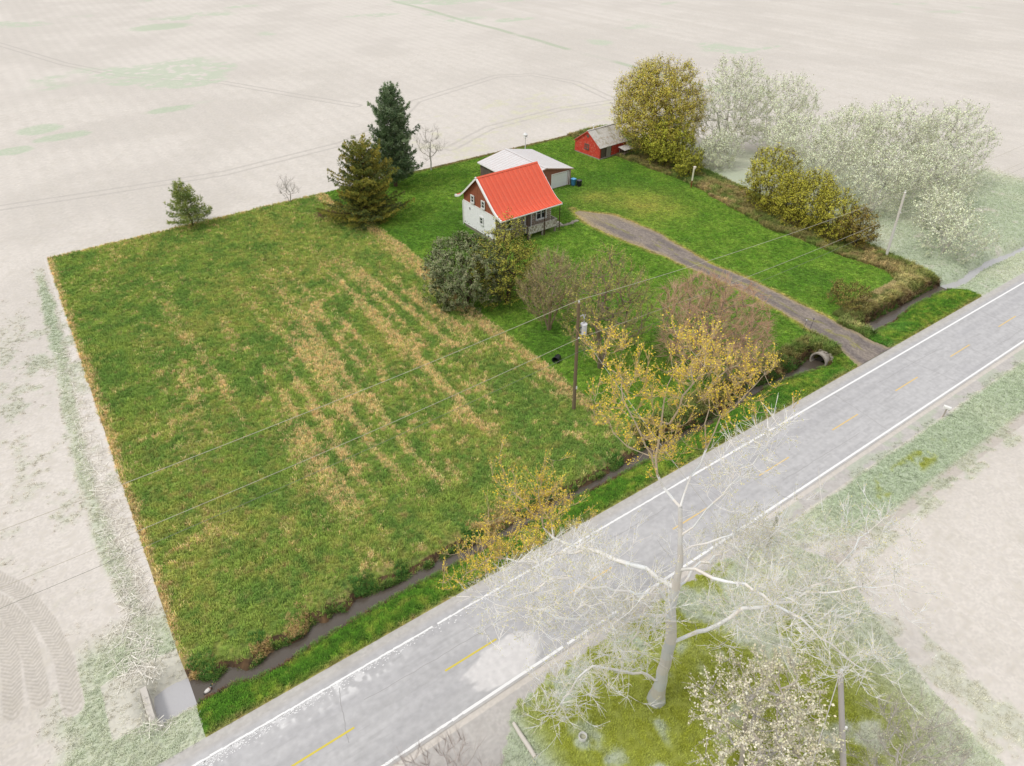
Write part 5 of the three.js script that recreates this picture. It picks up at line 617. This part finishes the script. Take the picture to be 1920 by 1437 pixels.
// ------------------------------------------------------------------ grass
solid = true;
{
  // one tuft: a handful of bent blades
  const tuftGeo = (n, h, spread, w, seed) => { const r = rng(seed), P = []; for (let i = 0; i < n; i++) { const a = r() * 6.283, s = spread * Math.sqrt(r()), x = Math.cos(a) * s, z = Math.sin(a) * s, b = r() * 6.283, hh = h * (0.6 + 0.6 * r()), l = hh * (0.25 + 0.75 * r()), dx = Math.cos(b), dz = Math.sin(b), px = -dz * w / 2, pz = dx * w / 2, m = [x + dx * l * 0.35, hh * 0.7, z + dz * l * 0.35], e = [x + dx * l, hh, z + dz * l]; P.push(x - px, -0.03, z - pz, x + px, -0.03, z + pz, m[0] + px * 0.8, m[1], m[2] + pz * 0.8, x - px, -0.03, z - pz, m[0] + px * 0.8, m[1], m[2] + pz * 0.8, m[0] - px * 0.8, m[1], m[2] - pz * 0.8, m[0] - px * 0.8, m[1], m[2] - pz * 0.8, m[0] + px * 0.8, m[1], m[2] + pz * 0.8, e[0], e[1], e[2]); } const g = new THREE.BufferGeometry(); g.setAttribute('position', new THREE.Float32BufferAttribute(P, 3)); g.computeVertexNormals(); return g; };
  const gm = new THREE.MeshStandardMaterial({ color: 0xffffff, roughness: 0.9, side: THREE.DoubleSide });
  const M = new THREE.Matrix4(), Q = new THREE.Quaternion(), E = new THREE.Euler(), V = new THREE.Vector3(), S = new THREE.Vector3(), K = new THREE.Color();
  function field(name, label, geo, spots) { const im = new THREE.InstancedMesh(geo, gm, spots.length); spots.forEach(([u, v, s, c, sy], i) => { E.set(0, (i * 2.399) % 6.283, 0); Q.setFromEuler(E); M.compose(V.set(u, groundY(u, v), -v), Q, S.set(s, s * (sy ?? 1), s)); im.setMatrixAt(i, M); im.setColorAt(i, K.setRGB(c[0], c[1], c[2])); }); im.name = numbered(name); im.castShadow = im.receiveShadow = true; scene.add(im); tag(im, label, 'grass', null, 'stuff'); }
  const r = rng(801), meadow = [], lawn = [], verge = [], rough = [], info = {};
  const house = [44.8, 54.9, 66.5, 77.2], garage = [56.3, 66.6, 78.9, 89.3], shed = [77, 83.4, 84.5, 91.2]; const inB = (b, u, v) => u > b[0] && u < b[1] && v > b[2] && v < b[3];
  const N = 330000;
  for (let i = 0; i < N; i++) {
    const u = -3 + 94 * r(), v = 25.4 + 72.8 * r(); if (!inLot(u, v) || onDrive(u, v) || inB(house, u, v) || inB(garage, u, v) || inB(shed, u, v)) continue;
    const on = ditchOn(u); if (on > 0.2 && v > interp(NEARB, u, 1) - 0.1 && v < interp(FARB, u, 1) + 0.05) continue;
    info.base = null; let c0 = lotColor(u + 0.12 * (r() - 0.5), v + 0.12 * (r() - 0.5), info); if (info.kind === 1 && info.base) { const w = r(); c0 = w < 0.72 * info.dry ? mixc(C.straw, C.tan, r()) : w < 0.82 ? info.base : c0; } const c = alb(c0, info.kind === 1 ? 1.95 : 1.65), k = 0.62 + 0.76 * r(), cc = [c[0] * k * (0.95 + 0.1 * r()), c[1] * k, c[2] * k]; const n = fbm(u * 0.35, v * 0.35);
    if (info.kind === 1) { if (v - interp(FARB, u, 1) < 1.4 && r() < 0.4) continue; meadow.push([u, v, (0.65 + 0.7 * n) * (0.8 + 0.5 * r()), cc, 0.7 + 0.5 * r()]); } else if (info.kind === 2) lawn.push([u, v, 0.85 + 0.5 * r(), cc]); else if (info.kind === 3) verge.push([u, v, 0.7 + 0.5 * r(), cc]); else rough.push([u, v, 0.8 + 0.9 * r() * n * 2, cc]);
  }
  for (let i = 0; i < 26000; i++) { const u = -3.1 + 86 * r(), v = 25.5 + 3.4 * r(); if (onDrive(u, v) || v > interp(NEARB, u, 1) - 0.05 && ditchOn(u) > 0.2 || u > lotR(v)) continue; const c = alb(lotColor(u, v, info), 1.5), k = 0.68 + 0.64 * r(); verge.push([u, v, 0.6 + 0.55 * r(), c.map((x) => x * k)]); }
  // rank tussocks along the stream's far bank
  for (let i = 0; i < 7000; i++) { const u = -3 + 60.5 * r(), b = interp(FARB, u, 1), v = b + 0.02 + 1.5 * r() * r(); if (noise(u * 0.8, 77) < 0.35) continue; const green = noise(u * 0.7 + 5, v * 0.7) > 0.36, c = alb(green ? [84, 128, 52] : [196, 168, 114], 1.4), k = 0.75 + 0.5 * r(); rough.push([u, v, 0.5 + 0.6 * r(), c.map((x) => x * k)]); }
  for (let i = 0; i < 7000; i++) { const u = 65.5 + 18 * r(), b = interp(FARB, u, 1), v = b + 0.1 + 2.6 * r(); if (u > lotR(v)) continue; const c = alb(mixc([186, 168, 118], [112, 124, 60], sstep(0.4, 0.6, noise(u * 0.8, v * 0.8))), 1.25), k = 0.75 + 0.5 * r(); rough.push([u, v, 0.5 + 0.6 * r(), c.map((x) => x * k)]); }
  for (let i = 0; i < 9000; i++) { const far = r() < 0.6, u = -3 + 86 * r(), b = far ? interp(FARB, u, 1) : interp(NEARB, u, 1); if (ditchOn(u) < 0.5 || noise(u * 1.3, far ? 5 : 9) < 0.4) continue; const v = far ? b + 0.25 * (r() - 0.4) : b - 0.3 * r(), c = alb(mixc([86, 128, 50], [150, 138, 80], r() * r()), 1.4), k = 0.6 + 0.7 * r(); if (onDrive(u, v) || !inLot(u, v)) continue; rough.push([u, v, 0.45 + 0.6 * r(), c.map((x) => x * k)]); }
  field('meadow_grass', 'rough green and straw-coloured meadow grass on the left of the lot', tuftGeo(9, 0.2, 0.13, 0.032, 5), meadow);
  field('lawn_grass', 'short bright green mown lawn grass round the house', tuftGeo(9, 0.075, 0.15, 0.035, 6), lawn);
  field('verge_grass', 'green grass on the verge between the stream and the road', tuftGeo(9, 0.17, 0.13, 0.032, 7), verge);
  field('rough_grass', 'tall dry tussock grass along the stream banks and hedge', tuftGeo(10, 0.28, 0.14, 0.032, 8), rough);
  const pale = [];
  for (let i = 0; i < 150000; i++) { let u, v; const w = r(); if (w < 0.3) { u = -17 + 14 * r(); v = 24.8 + 72 * r(); } else if (w < 0.75) { u = 7 + 66 * r(); v = -2 + 19 * r(); } else { u = 83 + 45 * r(); v = 25.4 + 26 * r(); } if (inLot(u, v) || (v > 17 && v < 25.2)) continue; if (u < 0 && v > interp(NEARB, u, 1) && v < interp(FARB, u, 1) && u > -5.4) continue; if (u > 65 && v > interp(NEARB, u, 1) && v < interp(FARB, u, 1)) continue; const c0 = paleColor(u, v); if (r() > c0[3]) continue; const k = 0.85 + 0.3 * r(); pale.push([u, v, 0.55 + 0.6 * r(), alb(c0, 1.4 + 0.3 * c0[4]).map((x) => Math.min(0.88, x * k))]); }
  field('pale_grass', 'bleached grass on the land round the lot', tuftGeo(8, 0.16, 0.13, 0.032, 9), pale);
  // dead stalks strewn along the field margin
  const st = []; for (let i = 0; i < 1000; i++) { const v = 27 + 50 * r() * r() + 3 * r(), u = lotL(v) - 0.5 - 1.6 * r() - (v < 36 ? 1.5 * r() : 0); if (v < 31 && v > 27.8) continue; const k = 0.9 + 0.2 * r(); st.push([u, v, 0.6 + 0.9 * r(), [0.84, 0.8, 0.72].map((x) => x * k)]); }
  { const P = []; const q = rng(9); for (let i = 0; i < 3; i++) { const a = q() * 6.28, l = 0.45; P.push(-Math.cos(a) * l, 0.02, -Math.sin(a) * l, Math.cos(a) * l, 0.1, Math.sin(a) * l, Math.cos(a) * l + 0.02, 0.12, Math.sin(a) * l + 0.02); P.push(-Math.cos(a) * l, 0.02, -Math.sin(a) * l, Math.cos(a) * l, 0.1, Math.sin(a) * l, -Math.cos(a) * l + 0.03, 0.03, -Math.sin(a) * l + 0.03); } const g = new THREE.BufferGeometry(); g.setAttribute('position', new THREE.Float32BufferAttribute(P, 3)); g.computeVertexNormals(); field('dead_stalks', 'pale dead stalks strewn along the field margin', g, st); }
  console.log('grass', meadow.length, lawn.length, verge.length, rough.length, pale.length);
}
{ let t = 0; scene.traverse((m) => { if (m.isMesh) { m.castShadow = true; m.receiveShadow = true; if (!m.isInstancedMesh) t += (m.geometry.index ? m.geometry.index.count : m.geometry.attributes.position.count) / 3; } }); console.log('triangles', Math.round(t)); }
renderer.render(scene, camera);
